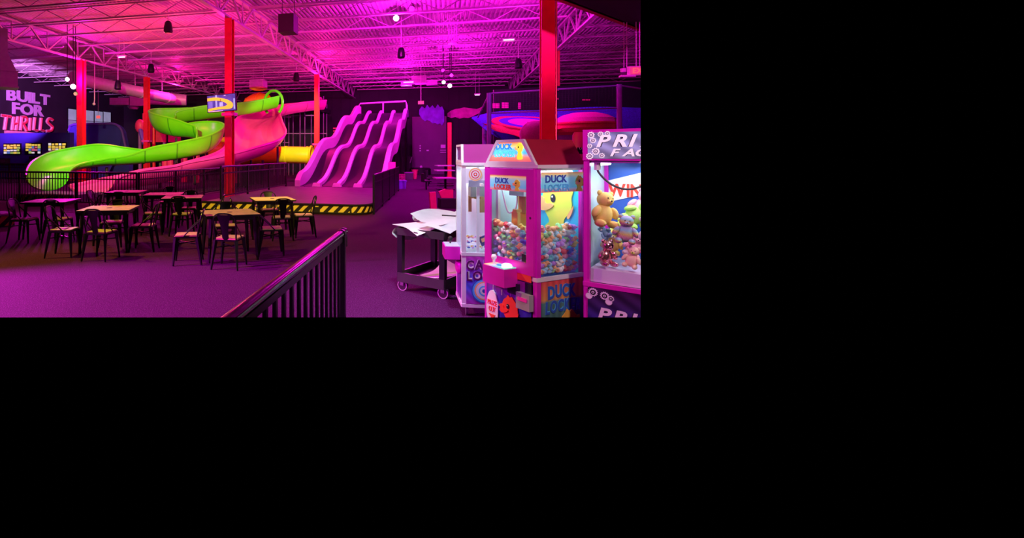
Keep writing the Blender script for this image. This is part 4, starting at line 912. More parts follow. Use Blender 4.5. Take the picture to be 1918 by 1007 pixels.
for r_, m_ in ((.075, 'art_white'), (.07, 'art_orange'), (.055, 'art_white'), (.045, 'art_red'), (.035, 'art_white'), (.02, 'art_red'), (.01, 'art_white')): fs_.disc('lollipop_print', .14, 1.535, r_, m_, .003 + (.08 - r_) * .05)
fs_.rect('grey_plate', .07, 1.4, .3, 1.47, 'art_grey', .002); fs_.rect('side_print', .045, .14, Dc - .045, zb - .005, 'candy_print', .0)
for m_, o_, k_ in (('art_white', .1, .003), ('art_plum', .02, .007)):
    fs_.text('CANDY', .045, .5, .45, .105, m_, k_, off=o_, ext=.002, arc=.15); fs_.text('LOCKER', .05, .385, .48, .1, m_, k_, off=o_, ext=.002, arc=.15)
for r_, m_ in ((.135, 'art_blue'), (.12, 'art_sky'), (.1, 'art_orange'), (.085, 'art_white'), (.055, 'art_sky'), (.04, 'art_white'), (.02, 'art_blue')): fs_.disc('lollipop_print', .23, .285, r_, m_, .003 + (.14 - r_) * .05)
fs_.rect('stick_print', .26, .14, .285, .2, 'art_orange', .002)
claw(t, .3, .2, 1.42, 1.24, 1.15); MB().span((.05, .3, 1.1), (.3, .33, 1.35)).build('inner_card', 'pink', t)
for y in (.16,): MB().span((Wc - .06, y, zb), (Wc - .03, y + .03, zr)).build('guide_post', 'white', t)
MB().span((.1, -.17, .59), (.4, -.005, .73)).build('control_box', 'pink_metal', t); MB().span((.11, -.16, .73), (.39, -.01, .736)).build('control_top', 'pale_blue', t); MB().ball((.2, -.09, .79), .028).build('joystick_knob', 'black', t, True); MB().tube([(.2, -.09, .73), (.2, -.09, .79)], .01, 6).build('joystick_shaft', 'dark_grey', t)
MB().ball((.3, -.0, .5), (.09, .05, .09)).build('prize_flap', 'pink_metal', t, True)
MB().span((.02, .02, zb + .001), (Wc - .02, Dc - .03, zb + .03)).build('candy_tray', 'pale_blue', t)
MC = t.matrix_basis.copy(); CA = {}
for n_ in ('white', 'pink', 'deep blue', 'yellow', 'violet'):
    b = MB(); b.ball((0, 0, 0), (.024, .018, .014), 8, 5); b.add([(.02, 0, 0), (.042, .012, .004), (.042, -.012, -.004)], [(0, 1, 2)]); b.add([(-.02, 0, 0), (-.042, .012, .004), (-.042, -.012, -.004)], [(0, 1, 2)]); CA[n_] = b.mesh('candy_wrap', 'toy_' + n_, True)
for i in range(60):
    n_ = rt.choice(list(CA)); x = Wc - .095 - .075 * (i % 20 // 10); y = .085 + (i % 10) * .046; toy('wrapped_candy', 'small %s wrapped sweet in the candy claw machine' % n_, 'candy', n_ + ' sweets in the candy machine', CA[n_], MC, Vector((x, y, zb + .075 + .055 * (i // 20))), .74)
pk = thing('candy_packet', 'dark blue candy packet leaning on the sweets in the candy machine', 'candy', (0, 0, 0)); pk.matrix_basis = MC @ Matrix.Translation((Wc - .06, .24, zb + .16)) @ Matrix.Rotation(.4, 4, 'X')
MB().box((0, 0, 0), (.02, .09, .1)).build('wrapper', 'navy', pk); MB().box((.012, 0, .01), (.004, .05, .04)).build('print', 'art_orange', pk)

# ---- prize machine at the right
Wp, Dp = .9, .72; Ap = C(2.203, 4.2, 0); rzp = math.atan2(-.66, .75) + TH
t = thing('claw_machine', 'tall claw machine with PRIZE FACTORY header and gears, full of plush bears', 'claw machine', Ap, rzp, 'claw machines')
MP = t.matrix_basis.copy(); zr2 = 1.70
cabinet(t, Wp, Dp, .655, zr2, 'art_purple', bar='pink_metal', light=8, back='art_blue', left='pale_blue')
MB().span((-.004, -.01, zr2), (Wp, Dp, 1.955)).build('header_box', 'pink_metal', t); MB().span((.03, -.01, .72), (Wp - .03, -.005, zr2)).build('front_glass', 'glass', t)
f = Face(t, (0, -.012, 0), (1, 0, 0), (0, 0, 1)); f.rect('header_print', .035, zr2 + .015, Wp - .03, 1.93, 'prize_head', .0)
mat('lit_white', (.8, .8, .85), .4, 0, .05, emit=.55)
for m_, o_, k_ in (('art_dark', .07, .002), ('lit_white', .03, .006)):
    f.text('PRIZE', .1, 1.81, .58, .1, m_, k_, off=o_, shear=.3, ext=.002); f.text('FACTORY', .2, 1.735, .62, .06, m_, k_, off=o_, shear=.3, ext=.002)
for u_, v_, r_ in ((.06, 1.91, .028), (.075, 1.865, .024), (.05, 1.82, .02), (.13, 1.915, .022), (.095, 1.775, .03), (.05, 1.735, .028), (.14, 1.74, .022), (.18, 1.92, .02)): f.gear(u_, v_, r_, 'lit_white', .003, 10, 'art_grey')
f.rect('base_print', .035, .14, Wp - .03, .65, 'prize_print', .0)
for u_, v_, r_, h_ in ((.075, .615, .036, 'art_dark'), (.16, .6, .034, 'art_dark'), (.205, .585, .024, 'art_dark'), (.19, .555, .026, None), (.045, .58, .026, None)): f.gear(u_, v_, r_, 'lilac', .003, 14 if h_ else 40, h_)
for m_, o_, k_ in (('art_dark', .07, .002), ('lilac', .03, .006)): f.text('PRIZE', .11, .40, .56, .1, m_, k_, off=o_, shear=.2, ext=.002)
MB().span((.04, .04, .69), (Wp - .04, Dp - .04, .80)).build('prize_ledge', 'lilac', t)
bk = Face(t, (0, Dp - .022, 0), (1, 0, 0), (0, 0, 1)); bk.poly('banner', [(.02, 1.3), (.42, 1.42), (.42, 1.62), (.02, 1.5)], 'art_white', .002); bk.text('WIN', .04, 1.36, .27, .12, 'art_red', .006, off=.04)
MB().tube(spline([(.09, .06, 1.68), (.1, .06, 1.6), (.2, .06, 1.5), (.33, .07, 1.47), (.5, .08, 1.55)], 6), .009, 6).build('claw_cable', 'dark_grey', t, True); MB().tube([(.09, .06, 1.7), (.09, .06, 1.62)], .025, 8).build('cable_sleeve', 'white', t)
mat('plush_gold', (.85, .55, .16), .8, 0, .2, 60, bump=.3); mat('plush_blue', (.3, .5, .85), .8, 0, .3, 25, bump=.3); mat('foil_pink', (.85, .35, .42), .18, .9, .1); mat('plush_peach', (.95, .6, .5), .8, 0, .1, 40); mat('plush_green', (.4, .7, .15), .8, 0, .2, 40); mat('plush_violet', (.25, .2, .6), .8, 0, .2, 40); mat('plush_pink', (.95, .4, .6), .8, 0, .12, 40); mat('plush_white', (.85, .82, .88), .8, 0, .1, 40); mat('plush_lime', (.75, .75, .15), .8, 0, .1, 40)
ramp_mat('plush_rainbow', [(0, (.1, .5, .5)), (.3, (.9, .3, .5)), (.5, (.95, .75, .2)), (.7, (.3, .6, .8)), (1, (.6, .3, .7))], 'Z', .8, 0, ('DIAGONAL', 9, .5))
def plush(label, pos, s, m, m2, rz, tilt=0., ears=1.):
    o = thing('plush_bear', label, 'plush toy', (0, 0, 0), 0, 'plush toys in the prize machine'); o.matrix_basis = MP @ Matrix.Translation(pos) @ Matrix.Rotation(rz, 4, 'Z') @ Matrix.Rotation(tilt, 4, 'Y') @ Matrix.Scale(s, 4)
    MB().ball((0, 0, 0), (.46, .38, .52), 14, 10).build('body', m, o, True); MB().ball((0, -.05, .72), (.38, .36, .35), 14, 10).build('head', m, o, True)
    for x in (-1, 1):
        MB().ball((x * .3, 0, 1.0), (.13, .08, .13 * ears), 10, 7).build('ear', m, o, True); MB().ball((x * .12, -.36, .8), .035, 8, 6).build('eye', 'black', o, True)
        MB().ball((x * .48, -.16, .12), (.16, .2, .3), 10, 8, Matrix.Rotation(x * -.5, 3, 'Y')).build('arm', m, o, True); MB().ball((x * .34, -.34, -.4), (.19, .34, .18), 10, 8).build('leg', m, o, True)
    MB().ball((0, -.36, .64), (.15, .12, .11), 10, 7).build('muzzle', m2, o, True); MB().ball((0, -.47, .68), .04, 8, 6).build('nose', 'black', o, True)
plush('golden plush bear at the upper left of the prize machine', (.105, .17, 1.24), .18, 'plush_gold', 'plush_gold', .9, .15)
plush('pale blue plush dog below the golden bear', (.13, .22, 1.075), .075, 'plush_blue', 'plush_white', -.3, -.9)
plush('shiny rose foil bear at the bottom left of the prize machine', (.135, .15, .89), .13, 'foil_pink', 'foil_pink', .9, .1)
plush('rainbow mottled plush bear in the middle of the prize machine', (.275, .145, 1.1), .14, 'plush_rainbow', 'plush_rainbow', .3, .1)
plush('peach plush bear below the rainbow bear', (.325, .13, .89), .105, 'plush_peach', 'plush_lime', 0, .2)
plush('violet plush bear lying on the ledge', (.44, .33, .885), .12, 'plush_violet', 'plush_violet', .5, 1.2)
plush('green plush toy behind the golden bear', (.3, .38, 1.22), .16, 'plush_green', 'plush_lime', .4, .9); plush('pink plush toy at the back under the banner', (.33, .55, 1.28), .16, 'plush_pink', 'plush_white', 0, .3)
plush('white and pink plush bear at the right edge of the view', (.46, .15, 1.1), .14, 'plush_white', 'plush_pink', .2, -.2); plush('lime plush toy at the back of the prize machine', (.15, .52, 1.02), .14, 'plush_lime', 'plush_green', .2, .4); plush('pink plush bear buried behind the rainbow bear', (.3, .36, .95), .13, 'plush_pink', 'plush_pink', .2, .4)

plush('orange plush bear at the back left behind the foil bear', (.13, .38, .95), .13, 'plush_gold', 'plush_peach', .3, .1); plush('lilac plush toy in the middle back of the prize machine', (.5, .55, 1.02), .15, 'plush_violet', 'plush_pink', 0, 0)
plush('blue plush toy standing behind the peach bear', (.47, .52, 1.32), .13, 'plush_blue', 'plush_white', -.2, 0)

# ------------------------------------------------------------------ left background: food counter, ramp wall, play tower
a, c = gr(-40, 344), gr(128, 344); Yc = 29.6
a = atY(-45, 250, Yc); a.x = max(a.x, XL + .05); c = atY(131, 250, Yc)
t = thing('food_counter', 'blue painted food counter front with menu screens at the far left', 'counter', (a.x, Yc, 0))
MB().span((a.x, Yc, 0), (c.x, Yc + .4, a.z)).build('front_wall', 'blue_paint', t, world=True)
MB().span((a.x, Yc - .5, 0), (c.x - 3.2, Yc, 1.05)).build('service_desk', 'navy', t, world=True); MB().span((a.x, Yc - .6, 1.05), (c.x - 3.1, Yc, 1.12)).build('desk_top', 'black', t, world=True)
mat('screen_yellow', (.9, .65, .1), .4, 0, .1, emit=.75); mat('screen_white', (.85, .85, .9), .4, 0, .08, emit=.7); mat('screen_blue', (.15, .3, .8), .4, 0, .1, emit=.5); mat('screen_red', (.85, .15, .3), .4, 0, .1, emit=.5); mat('screen_green', (.5, .75, .15), .4, 0, .1, emit=.55)
for k, (px0, px1, y0, y1, lab) in enumerate(((6.5, 38.5, 268.5, 288.5, 'leftmost menu screen on the blue counter wall'), (47.5, 77, 267.5, 288, 'middle menu screen on the blue counter wall'), (90, 124, 266.5, 279.5 + 8, 'right menu screen on the blue counter wall, half behind the awning'))):
    A, B = atY(px0, y0, Yc - .12), atY(px1, y1, Yc - .12); wd, hh = B.x - A.x, A.z - B.z
    m = thing('menu_screen', lab, 'screen', (A.x, Yc - .02, B.z), 0, 'menu screens'); MB().span((0, -.1, 0), (wd, 0, hh)).build('case', 'black', m)
    rr = random.Random(5 + k); ms = ['screen_yellow', 'screen_white', 'screen_yellow', 'screen_green', 'screen_red', 'screen_blue', 'screen_white']
    for r in range(4):
        for q in range(5):
            if k == 1 and r == 0 and q in (0, 3): continue
            x0 = .03 + (wd - .06) * q / 5; z0 = .03 + (hh - .06) * r / 4; w2, h2 = (wd - .06) / 5 * rr.uniform(.7, .98), (hh - .06) / 4 * rr.uniform(.6, .95)
            MB().span((x0, -.108, z0), (x0 + w2, -.1, z0 + h2)).build('picture_tile', ('screen_yellow' if (r > 1 and rr.random() < .6) else rr.choice(ms)), m)
A, B = atY(76, 280, Yc - 1.6), atY(152, 288, Yc - 1.6)
t = thing('kiosk_awning', 'magenta awning over a small red kiosk beside the menu screens', 'awning', (A.x, Yc - 1.6, 0))
b = MB(); b.add([(A.x, Yc - .6, A.z), (B.x, Yc - .6, A.z), (B.x, Yc - 1.8, B.z), (A.x + .4, Yc - 1.8, B.z), (A.x, Yc - .6, A.z - .12), (B.x, Yc - .6, A.z - .12), (B.x, Yc - 1.8, B.z - .12), (A.x + .4, Yc - 1.8, B.z - .12)], [(0, 1, 2, 3), (7, 6, 5, 4), (0, 3, 7, 4), (1, 5, 6, 2), (3, 2, 6, 7), (0, 4, 5, 1)])
b.build('canopy', 'pink_metal', t, world=True); MB().span((A.x + .1, Yc - 1.5, 0), (B.x, Yc - .65, B.z - .1)).build('kiosk_body', 'crown_red', t, world=True); MB().span((A.x + .3, Yc - 1.55, B.z - .75), (A.x + 1.0, Yc - 1.5, B.z - .35)).build('notice', 'red_paint', t, world=True)
for px, py in ((64, 300), (8, 312)):
    p = atY(px, py, Yc - .3); t = thing('bar_cabinet', 'dark tall cabinet on the counter' if px > 20 else 'dark box on the counter at the far left', 'cabinet', (p.x, p.y, 1.122)); MB().span((-.25, -.2, 0), (.3, .2, 0.5 if px > 20 else .35)).build('case', 'black', t); MB().span((-.2, -.22, .05), (.25, -.2, .3)).build('panel', 'dark_grey', t)

Yr = 34.
A, B = atY(129, 233, Yr), atY(242, 285, Yr); t = thing('ramp_wall', 'big blue curved ramp wall with rounded top corner below the windows', 'ramp', (A.x, Yr, 0))
L = B.x - A.x; zt = A.z; prof = [(0, 0), (L, 0), (L, 1.2), (L * .93, zt * .62)] + [(L * .9 - 1.0 + 1.0 * math.cos(R(q)), zt - 1.0 + 1.0 * math.sin(R(q))) for q in range(20, 91, 14)] + [(.5, zt), (.12, zt - .12), (0, zt - .5)]
MB().poly(prof, .5, c=(A.x, Yr + .5, 0)).build('wall_body', 'blue_paint', t, world=True)
edge = [Vector((A.x + x, Yr - .02, z)) for x, z in prof[2:]]; MB().tube(edge, .1, 8).build('edge_roll', 'purple_tub', t, True, world=True)
b = MB(); b.grid([[(A.x + x, Yr - 2.2 * (1 - q) ** 2 * .9, q * zt * .9) for x in (0, L * .45, L * .88)] for q in [i / 8 for i in range(9)]]); b.build('curved_ramp', 'blue_paint', t, True, world=True)

p = at(285, 250, 36); t = thing('play_tower', 'red and purple climbing tower behind the green slide', 'play structure', (p.x, p.y, 0))
for px, y0, y1, m in ((262, 232, 300, 'purple_post'), (288, 212, 300, 'red_paint'), (308, 230, 300, 'purple_post'), (330, 238, 300, 'purple_post')):
    q, r = at(px, y0, 36), at(px, y1, 36); MB().tube([(q.x, q.y, 0), q], .12, 8).build('post', m, t, True, world=True)
for x0, x1, y0, y1, d_, m in ((267, 289, 212, 262, 36.5, 'red_cushion'), (292, 312, 243, 266, 36, 'red_cushion'), (315, 340, 246, 266, 36, 'red_cushion')):
    q, r = at(x0, y0, d_), at(x1, y1, d_); MB().span((q.x, q.y, r.z), (r.x, q.y + .15, q.z)).build('padded_panel', m, t, world=True)
q = at(262, 236, 35.8); MB().ball(q, (.35, .3, .5), 12, 8).build('climbing_hold', 'red_cushion', t, True, world=True); MB().tube([at(262, 238, 35.7), at(266, 255, 35.6), at(271, 270, 35.5)], .16, 8).build('net_rope', 'purple_tub', t, True, world=True)
b = MB(); b.grid([[at(288 + i * 12, 206 + j * 8 + 4 * math.sin(i * 1.3), 37 - j * .3) for i in range(5)] for j in range(4)]); b.build('canopy_net', 'blue_paint', t, True, world=True)
MB().tube([at(392, 222, 35), at(398, 214, 35)], .06, 6).tube([at(386, 230, 34.9), at(400, 211, 35)], .06, 6).build('brace', 'purple_post', t, world=True)
for i, px in enumerate((309, 319, 345, 368, 444)):
    y0 = (292, 290, 286, 285, 304)[i]; d_ = 33 - i * .6; q = at(px, y0, d_)
    o = thing('padded_post', ('first', 'second', 'third', 'fourth', 'fifth')[i] + ' short red padded post from the left under the slides', 'post', (q.x, q.y, 0), 0, 'padded posts'); MB().lathe([(0, 0), (.2, 0), (.2, q.z - .03), (.17, q.z), (0, q.z)], n=10).build('pad', 'red_cushion', o, True); MB().lathe([(.16, q.z), (.1, q.z + .06), (0, q.z + .06)], n=10).build('cap', 'red_paint', o, True)
# scaffold of posts and bars carrying the slide tops
p = at(560, 300, 41); t = thing('slide_tower', 'dark scaffold tower with upright bars behind the slides', 'tower', (p.x, p.y, 0))
for i, px in enumerate((505, 514, 525, 533, 541, 549, 562, 571, 583, 598, 606, 612)):
    d_ = 41 + (i % 3) * .8; q = at(px, (205, 190, 212, 212, 210, 212, 205, 205, 200, 185, 180, 195)[i], d_); MB().tube([(q.x, q.y, 0), q], .045, 6).build('upright_bar', 'purple_post', t, world=True)
for y0, xa, xb in ((219, 520, 545), (216, 572, 588), (200, 500, 610), (250, 500, 612), (267, 530, 542)):
    MB().bar(at(xa, y0, 41.2), at(xb, y0, 41.2), .07).build('cross_bar', 'purple_post', t, world=True)
q, r = at(472, 204, 42.5), at(615, 212, 42.5); MB().span((q.x, q.y, r.z), (r.x, q.y + 2.5, q.z)).build('deck', 'black', t, world=True)
for i in range(4):
    q = at(628, 240 + i * 5, 41); MB().box(q, (.35, .06, .1)).build('rung', 'red_cushion', t, world=True)

# ------------------------------------------------------------------ hanging screen on the tall column
q = [at(387, 179, 17.6), at(441, 173.5, 17.2), at(442, 207.5, 17.2), at(389, 211, 17.6)]
ctr = sum(q, Vector()) / 4; xd = (q[1] - q[0]).normalized(); t = thing('hung_screen', 'tilted flat screen showing a yellow loop, fixed to the tall red column', 'screen', ctr, math.atan2(xd.y, xd.x))
wd, hh = (q[1] - q[0]).length, (q[0] - q[3]).length; tl = Matrix.Rotation(math.atan2((q[1] - q[0]).z, wd), 3, 'Y').transposed()
MB().box((0, .04, 0), (wd, .07, hh), M=tl).build('case', 'black', t); f = Face(t, (-wd / 2, 0, -hh / 2), tl @ Vector((1, 0, 0)), tl @ Vector((0, 0, 1)))
f.o = tl @ Vector((-wd / 2, 0, -hh / 2)); mat('tv_blue', (.05, .12, .5), .3, 0, .3, 6, emit=.5); mat('tv_yellow', (.95, .8, .05), .3, 0, .08, 8, emit=.75); mat('tv_cyan', (.3, .6, .95), .3, 0, .2, 8, emit=.7)
sc = f.rect('display', .02, .02, wd - .02, hh - .02, 'tv_blue', .0)
def U(a): return [(x * wd, y * hh) for x, y in a]
outer = [(.02, .84), (.3, .85), (.6, .74), (.8, .58), (.9, .4), (.88, .2), (.75, .12), (.4, .14), (.03, .06)]; inner_ = [(.04, .22), (.4, .28), (.62, .3), (.7, .38), (.64, .5), (.5, .6), (.3, .67), (.02, .66)]
f.poly('picture_loop', U([tuple(p) for p in spline(outer, 4)] + [tuple(p) for p in spline(inner_, 4)]), 'tv_yellow', .004, parent=sc)
for x0, x1, y0, y1, m in ((.05, .2, .26, .62, 'screen_blue'), (.3, .36, .27, .98, 'tv_cyan'), (.44, .56, .31, .55, 'tv_cyan'), (.92, .97, .1, .7, 'tv_cyan'), (.05, .55, .03, .06, 'screen_white'), (.6, .66, .9, .94, 'screen_white')): f.rect('picture_patch', x0 * wd, y0 * hh, x1 * wd, y1 * hh, m, .003, .002, parent=sc)
MB().bar(ctr + Vector((0, 0, .1)), Vector((-8.08, 18.08, ctr.z + .1)), .08).build('bracket', 'black_metal', t, world=True)

# ------------------------------------------------------------------ climbing net playground on the right
mat('net_blue', (.06, .05, .7), .8, 0, .25, 25); mat('net_red', (.9, .07, .1), .8, 0, .15, 30); mat('net_pink', (.92, .1, .5), .8, 0, .15, 30); mat('net_violet', (.3, .12, .4), .8, 0, .3, 60)
p = at(1060, 289, 19); t = thing('climbing_net', 'huge crocheted climbing net with blue, red and pink rings behind the red column', 'climbing net', (p.x, p.y, 0))
def ribbon(name, up_, lo, m, th=.06):
    U_ = [at(*q) for q in up_]; L_ = [at(*q) for q in lo]; U_ = [Vector(p) for p in spline(U_, 5)]; L_ = [Vector(p) for p in spline(L_, 5)]
    bb = MB(); bk_ = Vector((-ST, CT, 0)) * th; bb.grid([[u, (u + l) / 2 - bk_ * .5, l, l + bk_, u + bk_, u] for u, l in zip(U_, L_)]); return bb.build(name, m, t, True, world=True, ang=60)
ribbon('net_sheet', [(884, 219, 21.5), (930, 209, 21), (1010, 206, 20.8), (1060, 203, 20.6), (1120, 200, 20.4), (1210, 202, 20)], [(884, 222, 21.3), (930, 256, 20.6), (1010, 285, 20.3), (1060, 272, 20.2), (1120, 250, 20.1), (1210, 245, 20)], 'net_blue')
def disc3(px, py, d_, rx, tilt, rings, dome=0.):
    M = Matrix.Rotation(TH, 3, 'Z') @ Matrix.Rotation(R(tilt), 3, 'X'); c0 = at(px, py, d_); r0 = rx * d_ / F; last = None
    for k, (ra, rb, m) in enumerate(rings):
        MB().lathe([(r0 * ra, dome * (1 - ra * ra)), (r0 * (ra + rb) / 2, dome * (1 - ((ra + rb) / 2) ** 2)), (r0 * rb, dome * (1 - rb * rb)), (r0 * rb, dome * (1 - rb * rb) - .05), (r0 * ra, dome * (1 - ra * ra) - .05), (r0 * ra, dome * (1 - ra * ra))], c0, 40, M).build('net_ring', m, t, True, world=True)
disc3(990, 229, 19.6, 66, 15, [(1., .8, 'net_red'), (.8, .55, 'net_blue'), (.55, .05, 'net_pink')], .0)
ribbon('net_band', [(905, 231, 19.7), (930, 234, 19.2), (965, 239, 18.7), (1000, 246, 18.2), (1015, 262, 17.8)], [(913, 235, 19.6), (932, 246, 19), (960, 252, 18.5), (985, 262, 18), (990, 275, 17.6)], 'net_red', .1)
MB().ball(at(1003, 252, 18.0), (.55, .45, .5), 18, 12).build('net_bag', 'net_pink', t, True, world=True)
c0 = at(1095, 246, 19); M = Matrix.Rotation(TH, 3, 'Z'); r0 = 62 * 19 / F
pr = [(0., .72), (.35, .70), (.6, .62), (.8, .48), (.92, .32), (1.0, .1), (.95, -.05), (.8, -.15)]
for k, m in enumerate(('net_pink', 'net_pink', 'net_pink', 'net_pink', 'net_red', 'net_red', 'net_red')):
    MB().lathe([(pr[k][0] * r0, pr[k][1]), (pr[k + 1][0] * r0, pr[k + 1][1])], c0, 40, M).build('net_ring', m, t, True, world=True)
MB().lathe([(.8 * r0, -.15), (.7 * r0, -.5), (.75 * r0, -.8)], c0, 40, M).build('net_skirt', 'net_violet', t, True, world=True)
MB().tube([c0 + Vector((r0 * .95 * math.cos(a), r0 * .95 * math.sin(a), .26)) for a in [2 * math.pi * i / 40 for i in range(40)]], .04, 6, closed=True).build('net_rope', 'net_red', t, True, world=True)
for px, y0, d_ in ((916, 174, 18.5), (1160, 158, 17.5), (907, 235, 21)):
    q = at(px, y0, d_); MB().tube([(q.x, q.y, 0), q], .085, 10).build('net_post', 'purple_post', t, True, world=True)
for a_, c_ in (((916, 175, 18.5), (1160, 160, 17.5)), ((895, 220, 21), (916, 176, 18.5)), ((1160, 160, 17.5), (1215, 168, 18)), ((916, 212, 18.5), (1160, 202, 17.5))): MB().tube([at(*a_), at(*c_)], .03, 6).build('net_cable', 'purple_post', t, world=True)
o = MB(); U0, U1, L0, L1 = at(916, 176, 18.6), at(1160, 161, 17.6), at(916, 211, 18.6), at(1160, 202, 17.6)
for i in range(41): o.bar(U0.lerp(U1, i / 40), L0.lerp(L1, i / 40), .008)
for j in range(11): o.bar(U0.lerp(L0, j / 10), U1.lerp(L1, j / 10), .008)
g = o.build('safety_mesh', 'black', t, world=True); g['kind'] = 'stuff'
# dark structure behind the net
q, r = at(880, 165, 24), at(1215, 230, 24)
t = thing('dark_backdrop_screen', 'black mesh screen wall behind the climbing net', 'screen wall', (at(1040, 289, 24).x, at(1040, 289, 24).y, 0))
a_, c_ = at(925, 168, 24), at(1225, 150, 24); b = MB(); bk_ = Vector((-ST, CT, 0)) * .1
b.add([Vector((a_.x, a_.y, 0)), Vector((c_.x, c_.y, 0)), c_, a_] + [p + bk_ for p in (Vector((a_.x, a_.y, 0)), Vector((c_.x, c_.y, 0)), c_, a_)], [(0, 1, 2, 3), (7, 6, 5, 4), (0, 4, 5, 1), (3, 2, 6, 7), (0, 3, 7, 4), (1, 5, 6, 2)]); b.build('mesh_panel', 'black', t, world=True)
for i, (px, py, w_, h_) in enumerate(((929, 198, 12, 9), (946, 197, 12, 11), (973, 198, 5, 12), (1098, 187, 14, 2), (1042, 168, 8, 3), (1042, 185, 7, 3))):
    s_ = 23.9 / F; MB().box(at(px, py, 23.85), (w_ * s_, .05, h_ * s_), rz=TH).build('light_panel', ('pink', 'pink', 'pink', 'red_cushion', 'red_cushion', 'red_cushion')[i], t, world=True)
p = at(1086, 262, 9.5); t = thing('padded_pillar', 'red padded pillar with small black notice right of the duck machine roof', 'pillar', (p.x, p.y, 0), TH)
MB().lathe([(0, 0), (.13, 0), (.13, 2.1), (.1, 2.17), (0, 2.17)], n=14).build('pad', 'red_cushion', t, True); MB().box((0, -.14, 1.82), (.24, .02, .12)).build('notice', 'black', t); write(t, 'US C', (-.09, -.152, 1.84), (1, 0, 0), (0, 0, 1), .18, .04, 'art_white', ext=.002); write(t, 'IS', (-.03, -.152, 1.785), (1, 0, 0), (0, 0, 1), .07, .04, 'art_white', ext=.002)

# ------------------------------------------------------------------ things on the floor at the middle back
p = gr(751, 353); t = thing('storage_tub', 'violet plastic storage tub on the floor beside the platform fence', 'tub', p, TH)
b = MB(); b.box((0, 0, .2), (.42, .5, .4), taper=1.12); b.build('body', 'purple_tub', t); MB().span((-.26, -.3, .38), (.26, .3, .43)).build('lid', 'purple_tub', t)
p = gr(750.5, 337); t = thing('crate', 'small pink wire crate behind the violet tub', 'crate', p, TH)
b = MB()
for i in range(5):
    b.bar((-.25 + i * .125, -.2, 0), (-.25 + i * .125, -.2, .4), .03).bar((-.25 + i * .125, .2, 0), (-.25 + i * .125, .2, .4), .03)
b.build('bars', 'pink', t); MB().span((-.27, -.22, 0), (.27, .22, .04)).build('base', 'pink', t); MB().span((-.27, -.22, .2), (.27, -.19, .24)).span((-.27, -.22, .38), (.27, -.19, .42)).build('bands', 'pink', t)
p = gr(777, 335); t = thing('traffic_cup', 'tall red cup shaped bin standing by the back aisle', 'bin', p); MB().lathe([(0, 0), (.13, 0), (.2, .6), (.24, .62), (.24, .66), (.18, .66), (.15, .1), (0, .1)], n=14).build('bucket', 'red_cushion', t, True); MB().tube([(-.2, 0, .6), (0, 0, .8), (.2, 0, .6)], .015, 6).build('handle', 'black', t)
p = gr(765, 336); t = thing('storage_chest', 'low dark chest beside the red cup bin', 'chest', p, TH); MB().span((-.3, -.2, 0), (.3, .3, .45)).build('body', 'dark_grey', t); MB().span((-.32, -.22, .45), (.32, .32, .52)).build('lid', 'purple_post', t)
p = gr(787, 327); t = thing('round_bench', 'low dark round bench before the back partition', 'bench', p); MB().lathe([(0, 0), (.9, 0), (.9, .5), (.8, .6), (0, .6)], n=18).build('seat', 'black', t, True); MB().ball((.1, -.4, .68), .12).build('cushion', 'lilac', t, True)
p = gr(752, 326); t = thing('dark_cabinet', 'tall black cabinet right of the wave slide', 'cabinet', p); MB().span((-.9, 0, 0), (.9, .6, 1.6)).build('body', 'black', t)
for i in range(6): MB().bar((-.8 + i * .3, -.02, .1), (-.8 + i * .3, -.02, 1.5), .03).build('door_rib', 'dark_grey', t)
p = gr(754, 326); MB().bar((.75, -.03, 1.0), (.9, -.03, 1.5), .05).build('strap', 'lilac', t)
for i, (py, lab) in enumerate(((309, 'top'), (318, 'middle'), (332, 'lowest'))):
    d_ = (30, 28, 25)[i]; q = at(834, py, d_); t = thing('picnic_table', lab + ' of the magenta topped tables lined up beside the thin red column', 'table', (q.x, q.y, 0), TH, 'tables by the net')
    MB().span((-.55, -.4, q.z - .06), (.45, .4, q.z)).build('table_top', 'white_plastic', t); MB().span((-.05, -.05, 0), (.05, .05, q.z - .06)).build('pedestal', 'black_metal', t); MB().span((-.4, -.3, 0), (.4, .3, .04)).build('base', 'black_metal', t)
    for x in (-.95,): MB().span((x - .2, -.3, .38), (x + .2, .3, .44)).span((x - .2, -.3, .44), (x - .14, .3, .8)).build('side_seat', 'black', t); MB().span((-.95 - .03, -.03, 0), (-.92, .03, .38)).build('seat_leg', 'black_metal', t)
t0 = gr(812, 391); t = thing('red_board', 'upright red padded board leaning near the cart', 'board', t0, TH + R(8)); b = MB(); b.box((-.02, 0, .27), (.2, .08, .54), M=Matrix.Rotation(R(-4), 3, 'Y')); b.build('pad', 'red_cushion', t); MB().box((-.02, .045, .27), (.21, .01, .55), M=Matrix.Rotation(R(-4), 3, 'Y')).build('backing', 'crown_red', t)
t0 = gr(837, 389) ; t = thing('black_bin', 'black open bin holding red boards behind the cart', 'bin', t0, TH)
b = MB(); 
for a_, c_ in (((-.26, -.2), (.26, -.18)), ((-.26, .18), (.26, .2)), ((-.26, -.2), (-.24, .2)), ((.24, -.2), (.26, .2))): b.span((*a_, .02), (*c_, .32))
b.span((-.26, -.2, 0), (.26, .2, .03)); b.build('body', 'black', t); MB().span((-.28, -.22, .3), (.28, -.19, .34)).build('rim', 'dark_grey', t)
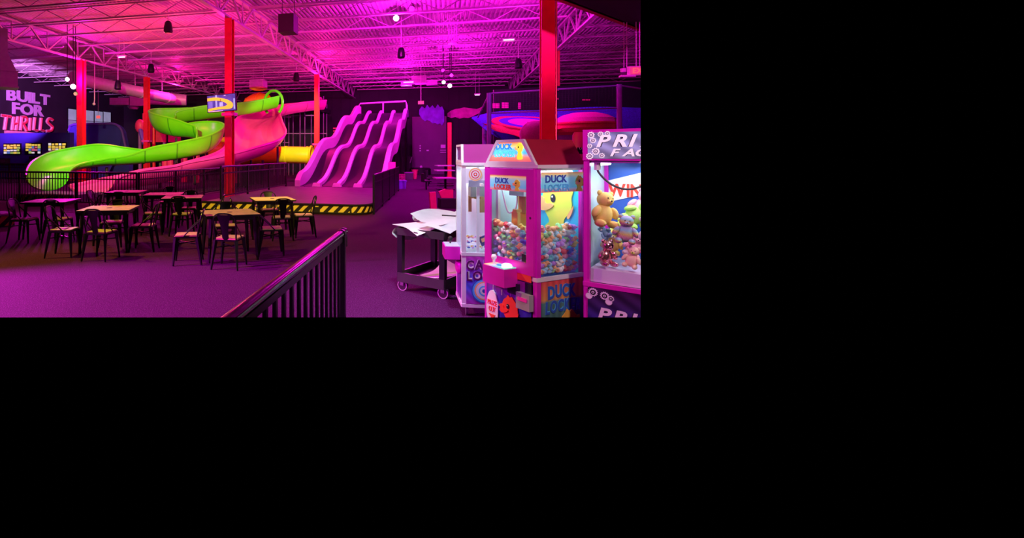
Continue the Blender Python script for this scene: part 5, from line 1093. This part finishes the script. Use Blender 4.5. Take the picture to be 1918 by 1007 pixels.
o = thing('red_board', 'slanted red padded board standing in the black bin', 'board', t0 + Vector((0, 0, .04)), TH); MB().box((-.06, 0, .3), (.24, .08, .52), M=Matrix.Rotation(R(-24), 3, 'Y')).build('pad', 'red_cushion', o); MB().box((-.06, .045, .3), (.25, .01, .53), M=Matrix.Rotation(R(-24), 3, 'Y')).build('backing', 'crown_red', o)
o = thing('red_board', 'squarer red padded board at the right in the black bin', 'board', t0 + Vector((0, 0, .04)), TH); MB().box((.12, .1, .3), (.22, .06, .5)).build('pad', 'red_cushion', o); MB().box((.12, .137, .3), (.22, .01, .5)).build('backing', 'crown_red', o)
# marks on the partition
for px, py, w_, h_ in ((787, 273, .12, .12), (787, 277.5, .12, .12), (787, 282, .12, .12), (801, 281.5, .2, .12), (830, 274, .4, .3), (830, 281, .5, .06), (830, 285, .5, .06)):
    q = atY(px, py, 45.45); MB().box((q.x, 45.47, q.z), (w_, .06, h_)).build('wall_plate', 'lilac', pw)

# ------------------------------------------------------------------ the model ends where the photograph's view ends (lower and right side)
fwd, rgt = Vector((-ST, CT, 0)), Vector((CT, ST, 0)); eye = Vector((0, 0, H))
PL = [rgt * F - fwd * 600.0, Vector((0, 0, -F)) - fwd * 305.0]
bpy.context.view_layer.update()
for o in [q for q in COL.objects if q.type == 'MESH']:
    M = o.matrix_world; W = [M @ v.co for v in o.data.vertices]; cut = []
    dead = not W
    for n in PL:
        s = [n.dot(p - eye) for p in W]
        if s and min(s) >= -1e-6: dead = True
        elif s and max(s) > 1e-6: cut.append(n)
    if dead:
        if o.parent is not None or o.get('kind') != 'structure':
            for ch in list(o.children): bpy.data.objects.remove(ch)
            bpy.data.objects.remove(o)
        continue
    if cut:
        if o.data.users > 1: o.data = o.data.copy()
        bm = bmesh.new(); bm.from_mesh(o.data); inv = M.inverted()
        for n in cut:
            bmesh.ops.bisect_plane(bm, geom=bm.verts[:] + bm.edges[:] + bm.faces[:], dist=1e-5, plane_co=inv @ eye, plane_no=(M.to_3x3().transposed() @ n).normalized(), clear_outer=True)
        bm.to_mesh(o.data); bm.free()
for o in [q for q in COL.objects if q.type == 'EMPTY' and not q.children]: bpy.data.objects.remove(o)
